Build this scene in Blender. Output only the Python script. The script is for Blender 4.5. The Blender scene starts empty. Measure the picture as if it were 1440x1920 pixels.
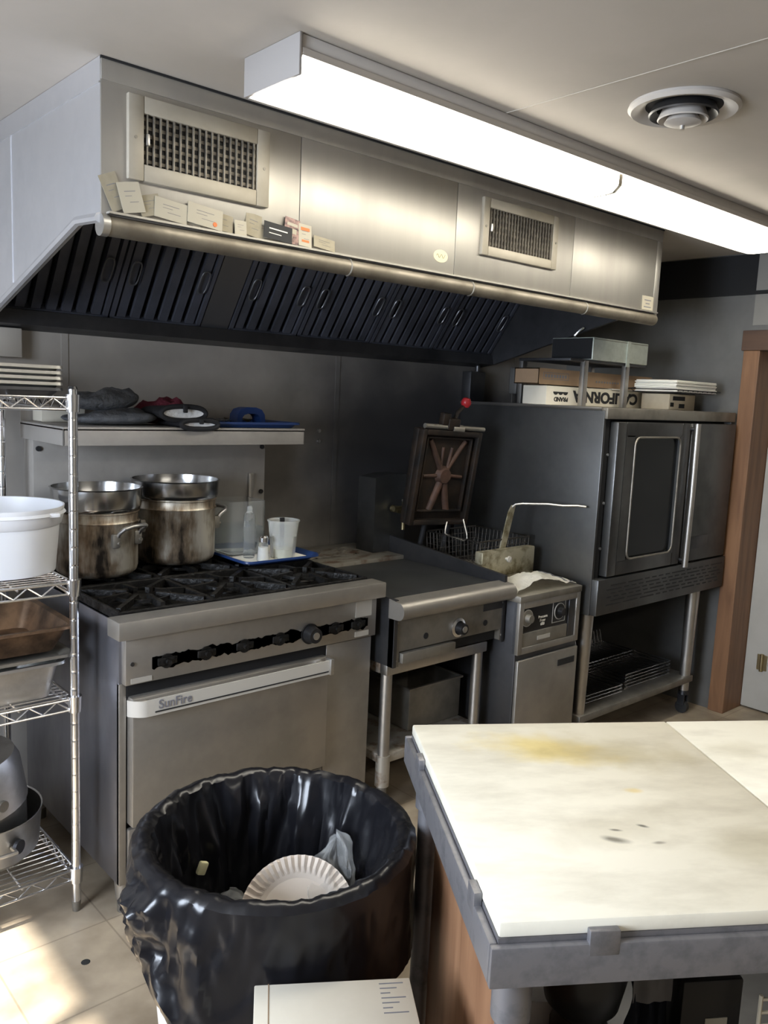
import bpy, bmesh, math, random
from mathutils import Vector, Matrix, noise
random.seed(7)
PI = math.pi
SC = bpy.context.scene
COL = SC.collection

# ------------------------------------------------------------------ camera, light, exposure
EYE = 1.52
cam_d = bpy.data.cameras.new('camera'); cam = bpy.data.objects.new('camera', cam_d); COL.objects.link(cam)
cam_d.sensor_fit = 'HORIZONTAL'; cam_d.sensor_width = 36.0; cam_d.lens = 36.0 * 1567.37 / 1440.0
cam_d.clip_start = 0.03
_y, _p, _r = 0.72968, 0.13843, 0.04415
fw = Vector((math.sin(_y) * math.cos(_p), math.cos(_y) * math.cos(_p), -math.sin(_p)))
rt0 = Vector((math.cos(_y), -math.sin(_y), 0)); up0 = rt0.cross(fw)
rt = rt0 * math.cos(_r) + up0 * math.sin(_r); up = -rt0 * math.sin(_r) + up0 * math.cos(_r)
cam.matrix_world = Matrix(((rt.x, up.x, -fw.x, 0), (rt.y, up.y, -fw.y, 0), (rt.z, up.z, -fw.z, EYE), (0, 0, 0, 1)))
SC.camera = cam

SC.view_settings.view_transform = 'Standard'
SC.view_settings.look = 'None'
SC.view_settings.exposure = 0.55
SC.view_settings.gamma = 1.0
SC.view_settings.use_curve_mapping = False

TUBE_STRENGTH = 11.0       # fluorescent diffusers
wd = bpy.data.worlds.new('daylight'); SC.world = wd; wd.use_nodes = True
wd.node_tree.nodes['Background'].inputs[0].default_value = (0.62, 0.76, 1.0, 1)
wd.node_tree.nodes['Background'].inputs[1].default_value = 3.0
sd = bpy.data.lights.new('sun', 'SUN'); sd.energy = 14.0; sd.angle = 0.02; sd.color = (1.0, 0.95, 0.86)
sun = bpy.data.objects.new('sun', sd); COL.objects.link(sun)
sun.rotation_euler = Vector((1.0, 0.28, -1.0)).to_track_quat('-Z', 'Y').to_euler()
# daylight entering by the window in the left wall and added fill from behind the camera
def area(name, loc, direction, sx, sy, energy, color):
    d = bpy.data.lights.new(name, 'AREA'); d.shape = 'RECTANGLE'; d.size = sx; d.size_y = sy; d.energy = energy; d.color = color
    o = bpy.data.objects.new(name, d); COL.objects.link(o); o.location = loc
    o.rotation_euler = Vector(direction).to_track_quat('-Z', 'Z').to_euler(); return o
area('window_daylight', (-1.44, 1.25, 1.5), (1, 0.25, -0.1), 1.0, 1.1, 92, (0.78, 0.87, 1.0))
area('rear_fill_light', (1.4, -0.9, 2.16), (0, 0.0, -1), 1.6, 0.25, 14, (1.0, 0.94, 0.82))  # unseen area light added as fill, no fixture around it

# ------------------------------------------------------------------ materials
def new_mat(name):
    m = bpy.data.materials.new(name); m.use_nodes = True
    return m, m.node_tree.nodes, m.node_tree.links, m.node_tree.nodes['Principled BSDF']
def mat(name, col, rough=0.5, metal=0.0, col2=None, scale=6.0, stretch=(1, 1, 1), lo=0.4, hi=0.65, bump=0.0, bscale=None,
        rough2=None, trans=0.0, alpha=1.0, ior=1.45, detail=5.0, emit=None, spec=None, coat=0.0):
    m, N, L, B = new_mat(name)
    B.inputs['Base Color'].default_value = (*col, 1); B.inputs['Roughness'].default_value = rough
    B.inputs['Metallic'].default_value = metal; B.inputs['Transmission Weight'].default_value = trans
    B.inputs['Alpha'].default_value = alpha; B.inputs['IOR'].default_value = ior
    B.inputs['Coat Weight'].default_value = coat
    if spec is not None: B.inputs['Specular IOR Level'].default_value = spec
    if emit: B.inputs['Emission Color'].default_value = (*emit[0], 1); B.inputs['Emission Strength'].default_value = emit[1]
    tc = mp = None
    if col2 or bump:
        tc = N.new('ShaderNodeTexCoord'); mp = N.new('ShaderNodeMapping'); mp.inputs['Scale'].default_value = stretch
        L.new(tc.outputs['Object'], mp.inputs[0])
    if col2:
        n = N.new('ShaderNodeTexNoise'); n.inputs['Scale'].default_value = scale; n.inputs['Detail'].default_value = detail
        n.inputs['Roughness'].default_value = 0.6
        L.new(mp.outputs[0], n.inputs['Vector'])
        r = N.new('ShaderNodeValToRGB'); r.color_ramp.elements[0].position = lo; r.color_ramp.elements[1].position = hi
        r.color_ramp.elements[0].color = (*col, 1); r.color_ramp.elements[1].color = (*col2, 1)
        L.new(n.outputs[0], r.inputs[0]); L.new(r.outputs[0], B.inputs['Base Color'])
        if rough2 is not None:
            mr = N.new('ShaderNodeMapRange'); mr.inputs[1].default_value = lo; mr.inputs[2].default_value = hi
            mr.inputs[3].default_value = rough; mr.inputs[4].default_value = rough2
            L.new(n.outputs[0], mr.inputs[0]); L.new(mr.outputs[0], B.inputs['Roughness'])
    if bump:
        n2 = N.new('ShaderNodeTexNoise'); n2.inputs['Scale'].default_value = bscale or scale * 4; n2.inputs['Detail'].default_value = 4
        L.new(mp.outputs[0], n2.inputs['Vector'])
        b = N.new('ShaderNodeBump'); b.inputs['Strength'].default_value = bump; b.inputs['Distance'].default_value = 0.01
        L.new(n2.outputs[0], b.inputs['Height']); L.new(b.outputs[0], B.inputs['Normal'])
    return m

S = {}
S['hood'] = mat('hood_steel', (.46, .44, .40), .46, .9, (.38, .36, .33), 3, rough2=.54, bump=.02, bscale=160, stretch=(1, 1, .15))
S['hoodside'] = mat('hood_side_steel', (.66, .66, .68), .42, .85, (.58, .58, .60), 3, rough2=.5)
S['steel'] = mat('brushed_steel', (.55, .53, .50), .36, 1, (.42, .40, .37), 5, rough2=.46)
S['range'] = mat('range_steel', (.42, .395, .36), .42, .85, (.33, .31, .28), 4, rough2=.52)
S['greasy'] = mat('greasy_steel', (.29, .27, .235), .50, .75, (.19, .175, .15), 6, rough2=.6)
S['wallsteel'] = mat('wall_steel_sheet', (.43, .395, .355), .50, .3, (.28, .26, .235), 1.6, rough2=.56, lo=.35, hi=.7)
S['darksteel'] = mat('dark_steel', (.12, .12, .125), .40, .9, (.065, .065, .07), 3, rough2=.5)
S['rangeside'] = mat('range_side_steel', (.30, .30, .33), .36, .95, (.18, .18, .20), 3, stretch=(1, 1, .4), rough2=.5)
S['handlestrip'] = mat('pale_handle_strip', (.50, .48, .44), .5, .2)
S['oven'] = mat('oven_steel', (.14, .14, .138), .38, .92, (.08, .08, .08), 2.4, rough2=.5)
S['chrome'] = mat('chrome_wire', (.75, .75, .76), .22, 1)
S['alu'] = mat('aluminium', (.66, .65, .63), .34, 1, (.50, .49, .47), 9, rough2=.45)
S['filter'] = mat('filter_metal', (.10, .105, .13), .36, .4, (.065, .068, .082), 6)
S['filterblank'] = mat('blank_filter_panel', (.17, .17, .18), .40, .8)
S['black'] = mat('black_void', (.008, .008, .009), .7)
S['iron'] = mat('cast_iron', (.010, .0095, .009), .45, .2, (.035, .031, .028), 22, lo=.55, hi=.8, bump=.5, bscale=60, spec=.35)
S['plastic_black'] = mat('black_plastic', (.012, .012, .013), .35)
S['grille'] = mat('grille_paint', (.36, .325, .265), .5, .2, (.30, .27, .215), 6)
S['slat'] = mat('dusty_slat', (.22, .195, .155), .5, .3, (.10, .09, .075), 30)
S['slatdark'] = mat('dark_dusty_slat', (.17, .15, .12), .6, .2, (.08, .07, .06), 30)
S['ceil'] = mat('ceiling_paint', (.45, .41, .365), .75, 0, (.41, .375, .33), 2.2, bump=.03, bscale=40)
S['seam'] = mat('ceiling_seam', (.43, .39, .34), .8)
S['whitepaint'] = mat('white_painted_metal', (.46, .43, .40), .5)
S['whitewall'] = mat('off_white_wall', (.26, .25, .23), .6, 0, (.21, .20, .19), 2)
S['door'] = mat('door_paint', (.40, .39, .36), .55, 0, (.35, .34, .31), 3)
S['roomwall'] = mat('room_wall_paint', (.33, .31, .28), .8)
S['glow'] = mat('lit_diffuser', (.9, .9, .86), .4, emit=((1.0, .945, .81), TUBE_STRENGTH))
S['paper'] = mat('white_paper', (.74, .72, .66), .8)
S['card'] = mat('cream_card', (.30, .265, .195), .85, 0, (.26, .23, .165), 40)
S['card2'] = mat('pale_card', (.40, .365, .29), .85)
S['kraft'] = mat('brown_cardboard', (.30, .20, .12), .8, 0, (.25, .165, .10), 8)
S['insert'] = mat('steel_insert', (.42, .42, .42), .2, 1)
S['picture'] = mat('picture_card', (.34, .22, .19), .7, 0, (.05, .035, .04), 60)
S['capgrey'] = mat('light_end_cap', (.30, .28, .265), .55)
S['gutter'] = mat('greasy_gutter', (.235, .21, .17), .5, .7, (.15, .13, .10), 8, rough2=.6)
S['switchbox'] = mat('beige_box', (.33, .30, .26), .6)
S['wallright'] = mat('right_wall_steel', (.21, .205, .195), .42, .5, (.14, .137, .13), 2, rough2=.5)
S['backguard'] = mat('backguard_steel', (.42, .395, .365), .5, .45, (.33, .31, .285), 4, rough2=.56)
S['basketwire'] = mat('dark_basket_wire', (.12, .11, .10), .4, .9)
S['carton'] = mat('white_carton', (.62, .58, .49), .7, 0, (.56, .52, .43), 5)
S['cream'] = mat('cream_carton', (.62, .54, .40), .75, 0, (.5, .42, .3), 6)
S['ink'] = mat('black_ink', (.015, .015, .016), .7)
S['inkgrey'] = mat('grey_ink', (.16, .16, .18), .7)
S['orange'] = mat('orange_ink', (.55, .16, .05), .7)
S['gold'] = mat('pale_gold_sticker', (.66, .60, .40), .5)
S['blue'] = mat('blue_tray_plastic', (.012, .035, .125), .4)
S['whiteplastic'] = mat('translucent_white_plastic', (.80, .81, .84), .4, 0, trans=.12)
S['cup'] = mat('clear_plastic_cup', (.9, .91, .88), .25, 0, trans=.75, ior=1.2)
S['clear'] = mat('clear_plastic', (.93, .95, .95), .08, 0, trans=.95, ior=1.15)
S['water'] = mat('water', (.85, .9, .93), .03, 0, trans=.9, ior=1.1)
S['oil'] = mat('pale_yellow_oil', (.85, .80, .42), .2, 0, trans=.45)
S['salt'] = mat('salt', (.85, .85, .83), .8)
S['mittgrey'] = mat('grey_oven_mitt', (.13, .135, .145), .9, 0, (.075, .08, .088), 18, bump=.6, bscale=70)
S['mittred'] = mat('red_cloth', (.15, .022, .038), .85, bump=.4, bscale=80)
S['mittblack'] = mat('black_binding', (.012, .012, .014), .8)
S['lining'] = mat('white_lining', (.70, .70, .70), .9, bump=.6, bscale=60)
S['towel'] = mat('white_towel', (.86, .84, .78), .9, bump=.4, bscale=120)
S['bag'] = mat('black_bin_liner', (.008, .008, .010), .27, 0, bump=.22, bscale=22, spec=.5)
S['can'] = mat('grey_bin_plastic', (.55, .56, .58), .5)
S['plate'] = mat('foam_plate', (.80, .70, .60), .6)
S['food'] = mat('food_scrap', (.70, .66, .40), .7)
S['wrap'] = mat('clear_wrap', (.92, .93, .92), .12, 0, trans=.75, alpha=.55, ior=1.1)
S['tablesteel'] = mat('table_steel', (.27, .265, .28), .5, .75, (.17, .17, .18), 24, rough2=.6, lo=.5, hi=.75)
S['rusty'] = mat('rust_flecked_steel', (.42, .39, .34), .5, .7, (.18, .11, .06), 16, lo=.52, hi=.7)
S['griddle'] = mat('griddle_plate', (.058, .060, .062), .42, .5, (.038, .039, .040), 5)
S['scrap'] = mat('rusty_griddle_deck', (.22, .205, .175), .6, .4, (.10, .055, .03), 9, stretch=(1, 2.2, 1), lo=.5, hi=.64)
S['lid'] = mat('brown_burnt_casting', (.010, .0085, .0075), .5, .3, (.028, .018, .012), 14)
S['lidrib'] = mat('rusty_casting_rib', (.075, .038, .025), .65, .2, (.035, .02, .014), 16)
S['redknob'] = mat('red_knob', (.33, .015, .02), .35)
S['dirtysteel'] = mat('grease_spotted_steel', (.50, .46, .34), .45, .7, (.17, .14, .07), 16, lo=.46, hi=.66)
S['brownpan'] = mat('burnt_brown_pan', (.24, .15, .09), .4, .6, (.07, .045, .03), 9)
S['glassdark'] = mat('dark_oven_glass', (.006, .007, .008), .12, 0, spec=.25)
S['label'] = mat('faded_metal_label', (.55, .53, .49), .5, .5)
S['rubber'] = mat('black_rubber', (.02, .02, .02), .7)
S['brass'] = mat('dull_brass', (.42, .35, .2), .35, 1)
S['galv'] = mat('galvanised_steel', (.56, .60, .54), .5, .6, (.48, .52, .46), 30)
S['darkcloth'] = mat('dark_blue_cloth', (.03, .035, .05), .9)
S['greycloth'] = mat('grey_cloth', (.34, .33, .33), .9)
S['glass'] = mat('window_glass', (1, 1, 1), .0, 0, trans=1.0, ior=1.02)

def crinkle(m, scale, strength, dist=.01):
    N, L = m.node_tree.nodes, m.node_tree.links; B = N['Principled BSDF']
    tc = N.new('ShaderNodeTexCoord'); n = N.new('ShaderNodeTexNoise'); n.noise_type = 'RIDGED_MULTIFRACTAL'
    n.inputs['Scale'].default_value = scale; n.inputs['Detail'].default_value = 3; n.inputs['Distortion'].default_value = .6
    L.new(tc.outputs['Object'], n.inputs['Vector'])
    b = N.new('ShaderNodeBump'); b.inputs['Strength'].default_value = strength; b.inputs['Distance'].default_value = dist
    L.new(n.outputs[0], b.inputs['Height']); L.new(b.outputs[0], B.inputs['Normal'])
crinkle(S['bag'], 7, .30, .012)
crinkle(S['wrap'], 22, .7, .008)
def dark_blot(m, cx, cz, sx, sz, strength):
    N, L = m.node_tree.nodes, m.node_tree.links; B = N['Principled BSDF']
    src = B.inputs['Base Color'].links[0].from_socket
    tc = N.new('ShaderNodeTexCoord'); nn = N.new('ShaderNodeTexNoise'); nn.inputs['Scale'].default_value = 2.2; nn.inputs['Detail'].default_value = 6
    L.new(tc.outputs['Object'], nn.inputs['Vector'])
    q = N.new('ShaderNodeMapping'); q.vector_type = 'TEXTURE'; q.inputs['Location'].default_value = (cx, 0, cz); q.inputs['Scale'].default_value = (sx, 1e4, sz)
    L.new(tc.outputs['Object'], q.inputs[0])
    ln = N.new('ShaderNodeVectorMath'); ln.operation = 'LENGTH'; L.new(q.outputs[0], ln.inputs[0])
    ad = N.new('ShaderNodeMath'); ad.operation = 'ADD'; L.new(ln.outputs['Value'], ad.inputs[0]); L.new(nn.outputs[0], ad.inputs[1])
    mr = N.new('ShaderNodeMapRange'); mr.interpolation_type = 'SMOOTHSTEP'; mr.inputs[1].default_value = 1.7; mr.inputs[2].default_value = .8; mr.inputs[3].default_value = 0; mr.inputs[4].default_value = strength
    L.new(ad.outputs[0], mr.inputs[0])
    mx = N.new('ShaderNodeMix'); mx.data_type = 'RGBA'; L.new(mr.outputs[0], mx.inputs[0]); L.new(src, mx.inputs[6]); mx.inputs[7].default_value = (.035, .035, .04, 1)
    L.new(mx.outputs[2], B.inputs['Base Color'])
dark_blot(S['wallsteel'], 2.85, 1.15, 1.0, .95, .92)  # noisy-edged dark blot mixed into the back wall's base colour
def mat_floor():
    m, N, L, B = new_mat('vinyl_floor_tiles')
    tc = N.new('ShaderNodeTexCoord'); br = N.new('ShaderNodeTexBrick')
    br.offset = 0; br.inputs['Scale'].default_value = 1; br.inputs['Mortar Size'].default_value = .0025
    br.inputs['Brick Width'].default_value = .305; br.inputs['Row Height'].default_value = .305
    br.inputs['Color1'].default_value = (.44, .365, .27, 1); br.inputs['Color2'].default_value = (.41, .34, .25, 1)
    br.inputs['Mortar'].default_value = (.30, .245, .18, 1)
    L.new(tc.outputs['Object'], br.inputs['Vector'])
    n = N.new('ShaderNodeTexNoise'); n.inputs['Scale'].default_value = 5; n.inputs['Detail'].default_value = 8
    L.new(tc.outputs['Object'], n.inputs['Vector'])
    r = N.new('ShaderNodeValToRGB'); r.color_ramp.elements[0].position = .35; r.color_ramp.elements[1].position = .62
    r.color_ramp.elements[0].color = (.45, .42, .40, 1); r.color_ramp.elements[1].color = (1, 1, 1, 1)
    L.new(n.outputs[0], r.inputs[0])
    mx = N.new('ShaderNodeMix'); mx.data_type = 'RGBA'; mx.blend_type = 'MULTIPLY'; mx.inputs[0].default_value = .8
    L.new(br.outputs[0], mx.inputs[6]); L.new(r.outputs[0], mx.inputs[7]); L.new(mx.outputs[2], B.inputs['Base Color'])
    B.inputs['Roughness'].default_value = .42
    return m
S['floor'] = mat_floor()
def mat_wood(name, a, b, scale=2.5, axis_stretch=(9, 9, .9)):
    m, N, L, B = new_mat(name)
    tc = N.new('ShaderNodeTexCoord'); mp = N.new('ShaderNodeMapping'); mp.inputs['Scale'].default_value = axis_stretch
    n = N.new('ShaderNodeTexNoise'); n.inputs['Scale'].default_value = scale; n.inputs['Detail'].default_value = 6; n.inputs['Distortion'].default_value = .7
    L.new(tc.outputs['Object'], mp.inputs[0]); L.new(mp.outputs[0], n.inputs['Vector'])
    r = N.new('ShaderNodeValToRGB'); r.color_ramp.elements[0].position = .32; r.color_ramp.elements[1].position = .68
    r.color_ramp.elements[0].color = (*a, 1); r.color_ramp.elements[1].color = (*b, 1)
    L.new(n.outputs[0], r.inputs[0]); L.new(r.outputs[0], B.inputs['Base Color']); B.inputs['Roughness'].default_value = .5
    return m
S['wood'] = mat_wood('door_casing_wood', (.145, .07, .034), (.25, .13, .065))
S['panelwood'] = mat_wood('plywood_panel', (.19, .09, .045), (.32, .17, .09))
S['wooddark'] = mat_wood('dark_header_wood', (.075, .04, .025), (.11, .06, .035), axis_stretch=(9, .9, 9))
def mat_pot(name, z0, z1):
    """aluminium with burnt-on brown streaks climbing from the base"""
    m, N, L, B = new_mat(name)
    tc = N.new('ShaderNodeTexCoord')
    mp = N.new('ShaderNodeMapping'); mp.inputs['Scale'].default_value = (1, 1, .22); L.new(tc.outputs['Object'], mp.inputs[0])
    n = N.new('ShaderNodeTexNoise'); n.inputs['Scale'].default_value = 20; n.inputs['Detail'].default_value = 8; n.inputs['Roughness'].default_value = .65
    L.new(mp.outputs[0], n.inputs['Vector'])
    n2 = N.new('ShaderNodeTexNoise'); n2.inputs['Scale'].default_value = 8; n2.inputs['Detail'].default_value = 3
    L.new(tc.outputs['Object'], n2.inputs['Vector'])
    r = N.new('ShaderNodeValToRGB')
    e = r.color_ramp.elements; e[0].position = .40; e[0].color = (.03, .024, .019, 1); e[1].position = .585; e[1].color = (.60, .56, .48, 1)
    k = r.color_ramp.elements.new(.475); k.color = (.26, .20, .14, 1)
    av = N.new('ShaderNodeMath'); av.operation = 'ADD'; h = N.new('ShaderNodeMath'); h.operation = 'MULTIPLY'; h.inputs[1].default_value = .5
    L.new(n.outputs[0], av.inputs[0]); L.new(n2.outputs[0], av.inputs[1]); L.new(av.outputs[0], h.inputs[0])
    L.new(h.outputs[0], r.inputs[0]); L.new(r.outputs[0], B.inputs['Base Color'])
    B.inputs['Metallic'].default_value = .65; B.inputs['Roughness'].default_value = .42
    return m
S['burntpot'] = mat_pot('burnt_aluminium_pot', 0, .3)
def mat_board():
    """white poly board: grey scuffs, one yellow stain, knife marks (object space of the table)"""
    m, N, L, B = new_mat('stained_white_board')
    tc = N.new('ShaderNodeTexCoord')
    mp = N.new('ShaderNodeMapping'); mp.inputs['Scale'].default_value = (1, 2.6, 1); mp.inputs['Rotation'].default_value = (0, 0, .5)
    L.new(tc.outputs['Object'], mp.inputs[0])
    n = N.new('ShaderNodeTexNoise'); n.inputs['Scale'].default_value = 5.5; n.inputs['Detail'].default_value = 9; n.inputs['Roughness'].default_value = .62
    L.new(mp.outputs[0], n.inputs['Vector'])
    r = N.new('ShaderNodeValToRGB'); r.color_ramp.elements[0].position = .45; r.color_ramp.elements[1].position = .74
    r.color_ramp.elements[0].color = (.84, .80, .68, 1); r.color_ramp.elements[1].color = (.66, .62, .51, 1)
    L.new(n.outputs[0], r.inputs[0])
    cur = r.outputs[0]
    def blot(cx, cy, sx, sy, rot, col, strength):
        nonlocal cur
        q = N.new('ShaderNodeMapping'); q.vector_type = 'TEXTURE'
        q.inputs['Location'].default_value = (cx, cy, .86); q.inputs['Rotation'].default_value = (0, 0, rot); q.inputs['Scale'].default_value = (sx, sy, 1)
        L.new(tc.outputs['Object'], q.inputs[0])
        ad = N.new('ShaderNodeVectorMath'); ad.operation = 'ADD'
        nn = N.new('ShaderNodeTexNoise'); nn.inputs['Scale'].default_value = 16; nn.inputs['Detail'].default_value = 5
        L.new(tc.outputs['Object'], nn.inputs['Vector'])
        sb = N.new('ShaderNodeVectorMath'); sb.operation = 'SUBTRACT'; sb.inputs[1].default_value = (.5, .5, .5); L.new(nn.outputs['Color'], sb.inputs[0])
        ml = N.new('ShaderNodeVectorMath'); ml.operation = 'MULTIPLY'; ml.inputs[1].default_value = (1.1, 1.1, 0); L.new(sb.outputs[0], ml.inputs[0])
        L.new(q.outputs[0], ad.inputs[0]); L.new(ml.outputs[0], ad.inputs[1])
        ln = N.new('ShaderNodeVectorMath'); ln.operation = 'LENGTH'; L.new(ad.outputs[0], ln.inputs[0])
        mr = N.new('ShaderNodeMapRange'); mr.interpolation_type = 'SMOOTHSTEP'
        mr.inputs[1].default_value = 1.0; mr.inputs[2].default_value = .15; mr.inputs[3].default_value = 0; mr.inputs[4].default_value = strength
        L.new(ln.outputs['Value'], mr.inputs[0])
        mx = N.new('ShaderNodeMix'); mx.data_type = 'RGBA'; mx.blend_type = 'MULTIPLY'
        L.new(mr.outputs[0], mx.inputs[0]); L.new(cur, mx.inputs[6]); mx.inputs[7].default_value = (*col, 1); cur = mx.outputs[2]
    blot(.235, .52, .17, .09, -.3, (.97, .84, .42), .9)
    blot(.37, .50, .20, .10, -.3, (.70, .66, .52), .75)
    blot(.335, .345, .028, .014, 0, (.95, .80, .40), .8)
    blot(.25, .225, .20, .08, .2, (.66, .64, .58), .6)
    blot(.237, .187, .028, .012, -.4, (.18, .17, .15), .9)
    blot(.25, .215, .014, .005, -.2, (.15, .14, .12), .9)
    blot(.30, .225, .014, .006, -.5, (.12, .12, .10), .95)
    blot(.30, .175, .016, .006, .1, (.3, .28, .25), .8)
    blot(.45, .16, .12, .07, .2, (.74, .72, .64), .6)
    blot(.62, .50, .10, .06, .2, (.74, .72, .64), .6)
    L.new(cur, B.inputs['Base Color']); B.inputs['Roughness'].default_value = .45
    return m
S['board'] = mat_board()

# ------------------------------------------------------------------ mesh helpers
class MB:
    def __init__(s): s.bm = bmesh.new()
    def box(s, a, b, bev=0.0, seg=2, M=None):
        a, b = Vector(a), Vector(b); c = (a + b) / 2; d = b - a
        g = bmesh.ops.create_cube(s.bm, size=1); vs = g['verts']
        for v in vs: v.co = Vector((v.co.x * d.x, v.co.y * d.y, v.co.z * d.z)) + c
        if bev > 0:
            es = list({e for v in vs for e in v.link_edges})
            r = bmesh.ops.bevel(s.bm, geom=es, offset=min(bev, .49 * min(abs(x) for x in d)), segments=seg, affect='EDGES', profile=.5)
            vs = list({v for f in r['faces'] for v in f.verts} | {v for v in vs if v.is_valid})
        if M is not None:
            seen = set(vs)
            st = list(vs)
            while st:
                v = st.pop()
                for e in v.link_edges:
                    o = e.other_vert(v)
                    if o not in seen: seen.add(o); st.append(o)
            for v in seen: v.co = M @ v.co
        return s
    def ring(s, pts): return [s.bm.verts.new(p) for p in pts]
    def bridge(s, A, B, close=True):
        n = len(A)
        for i in range(n if close else n - 1):
            j = (i + 1) % n
            try: s.bm.faces.new((A[i], A[j], B[j], B[i]))
            except ValueError: pass
    def cap(s, A, flip=False):
        try: s.bm.faces.new(A[::-1] if flip else A)
        except ValueError: pass
    def cyl(s, p, q, r, r2=None, n=20, caps=True):
        p, q = Vector(p), Vector(q); r2 = r if r2 is None else r2
        d = (q - p).normalized(); t = Vector((0, 0, 1)) if abs(d.z) < .9 else Vector((1, 0, 0))
        u = d.cross(t).normalized(); w = d.cross(u)
        f = lambda c, rr: [c + (u * math.cos(2 * PI * i / n) + w * math.sin(2 * PI * i / n)) * rr for i in range(n)]
        A, B = s.ring(f(p, r)), s.ring(f(q, r2)); s.bridge(A, B)
        if caps: s.cap(A, True); s.cap(B)
        return s
    def tube(s, pts, r, n=8, closed=False):
        P = [Vector(p) for p in pts]; m = len(P); R = []
        prev = None
        for i, p in enumerate(P):
            if closed: t = (P[(i + 1) % m] - P[i - 1]).normalized()
            else: t = ((P[i + 1] if i < m - 1 else p) - (P[i - 1] if i else p)).normalized()
            if prev is None:
                a = Vector((0, 0, 1)) if abs(t.z) < .9 else Vector((1, 0, 0)); u = t.cross(a).normalized()
            else: u = (prev - t * prev.dot(t)).normalized()
            prev = u; w = t.cross(u)
            R.append(s.ring([p + (u * math.cos(2 * PI * k / n) + w * math.sin(2 * PI * k / n)) * r for k in range(n)]))
        for i in range(m - 1): s.bridge(R[i], R[i + 1])
        if closed: s.bridge(R[-1], R[0])
        else: s.cap(R[0], True); s.cap(R[-1])
        return s
    def lathe(s, prof, c, n=40, capb=False, capt=False):
        c = Vector(c); R = [s.ring([c + Vector((r * math.cos(2 * PI * i / n), r * math.sin(2 * PI * i / n), z)) for i in range(n)]) for r, z in prof]
        for a, b in zip(R, R[1:]): s.bridge(a, b)
        if capb: s.cap(R[0], True)
        if capt: s.cap(R[-1])
        return s
    def prism(s, poly, axis, a, b):
        def P(u, v, w): return {'x': (w, u, v), 'y': (u, w, v), 'z': (u, v, w)}[axis]
        A = s.ring([P(u, v, a) for u, v in poly]); B = s.ring([P(u, v, b) for u, v in poly])
        s.bridge(A, B); s.cap(A, True); s.cap(B); return s
    def grid(s, fn, nu, nv, closeu=False):
        V = [[s.bm.verts.new(fn(i / nu, j / nv)) for i in range(nu if closeu else nu + 1)] for j in range(nv + 1)]
        for j in range(nv): s.bridge(V[j], V[j + 1], closeu)
        return s
    def frame(s, x0, z0, x1, z1, w, ya, yb, bev=0.0):
        s.box((x0, ya, z0), (x0 + w, yb, z1), bev); s.box((x1 - w, ya, z0), (x1, yb, z1), bev)
        s.box((x0 + w, ya, z0), (x1 - w, yb, z0 + w), bev); s.box((x0 + w, ya, z1 - w), (x1 - w, yb, z1), bev); return s
    def xform(s, M):
        for v in s.bm.verts: v.co = M @ v.co
        return s

WM = {}     # world matrix of every built object
def link_mesh(name, me, m, parent, label, smooth, origin):
    if smooth:
        for p in me.polygons: p.use_smooth = True
        me.set_sharp_from_angle(angle=math.radians(40))
    me.materials.append(m)
    o = bpy.data.objects.new(name, me); COL.objects.link(o)
    if parent is not None:
        o.parent = parent; WM[o] = WM[parent]
    else:
        WM[o] = Matrix.Identity(4)
        if origin is not None: o.location = origin; WM[o] = Matrix.Translation(origin)
    if label: o['label'] = label
    return o
def part(name, mb, m, parent=None, smooth=True, label=None, local=False):
    bm = mb.bm; bmesh.ops.recalc_face_normals(bm, faces=bm.faces)
    origin = None
    if parent is not None and not local:
        inv = WM[parent].inverted()
        for v in bm.verts: v.co = inv @ v.co
    if parent is None and not local:
        lo = [min(v.co[i] for v in bm.verts) for i in range(3)]; hi = [max(v.co[i] for v in bm.verts) for i in range(3)]
        origin = Vector(((lo[0] + hi[0]) / 2, (lo[1] + hi[1]) / 2, lo[2]))
        for v in bm.verts: v.co -= origin
    me = bpy.data.meshes.new(name); bm.to_mesh(me); bm.free()
    return link_mesh(name, me, S[m] if isinstance(m, str) else m, parent, label, smooth, origin)
def tag(o, label, cat, group=None, kind=None):
    o['label'] = label; o['category'] = cat
    if group: o['group'] = group
    if kind: o['kind'] = kind
    return o
def thing(name, label, cat, loc, rotz=0.0, group=None, rot=None):
    o = bpy.data.objects.new(name, None); COL.objects.link(o); o.empty_display_size = .05
    o.location = loc; o.rotation_euler = rot if rot else (0, 0, rotz)
    WM[o] = Matrix.Translation(loc) @ o.rotation_euler.to_matrix().to_4x4()
    return tag(o, label, cat, group)
def struct(name, mb, m, parent=None, smooth=False):
    o = part(name, mb, m, parent, smooth, local=parent is None)
    if parent is None: o['kind'] = 'structure'
    return o
def copy_thing(o, label=None, loc=None, rotz=None):
    c = o.copy(); COL.objects.link(c)
    if label: c['label'] = label
    if loc is not None: c.location = loc
    if rotz is not None: c.rotation_euler = (0, 0, rotz)
    for ch in o.children:
        d = ch.copy(); COL.objects.link(d); d.parent = c
        for g in ch.children:
            h = g.copy(); COL.objects.link(h); h.parent = d
    return c
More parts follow.
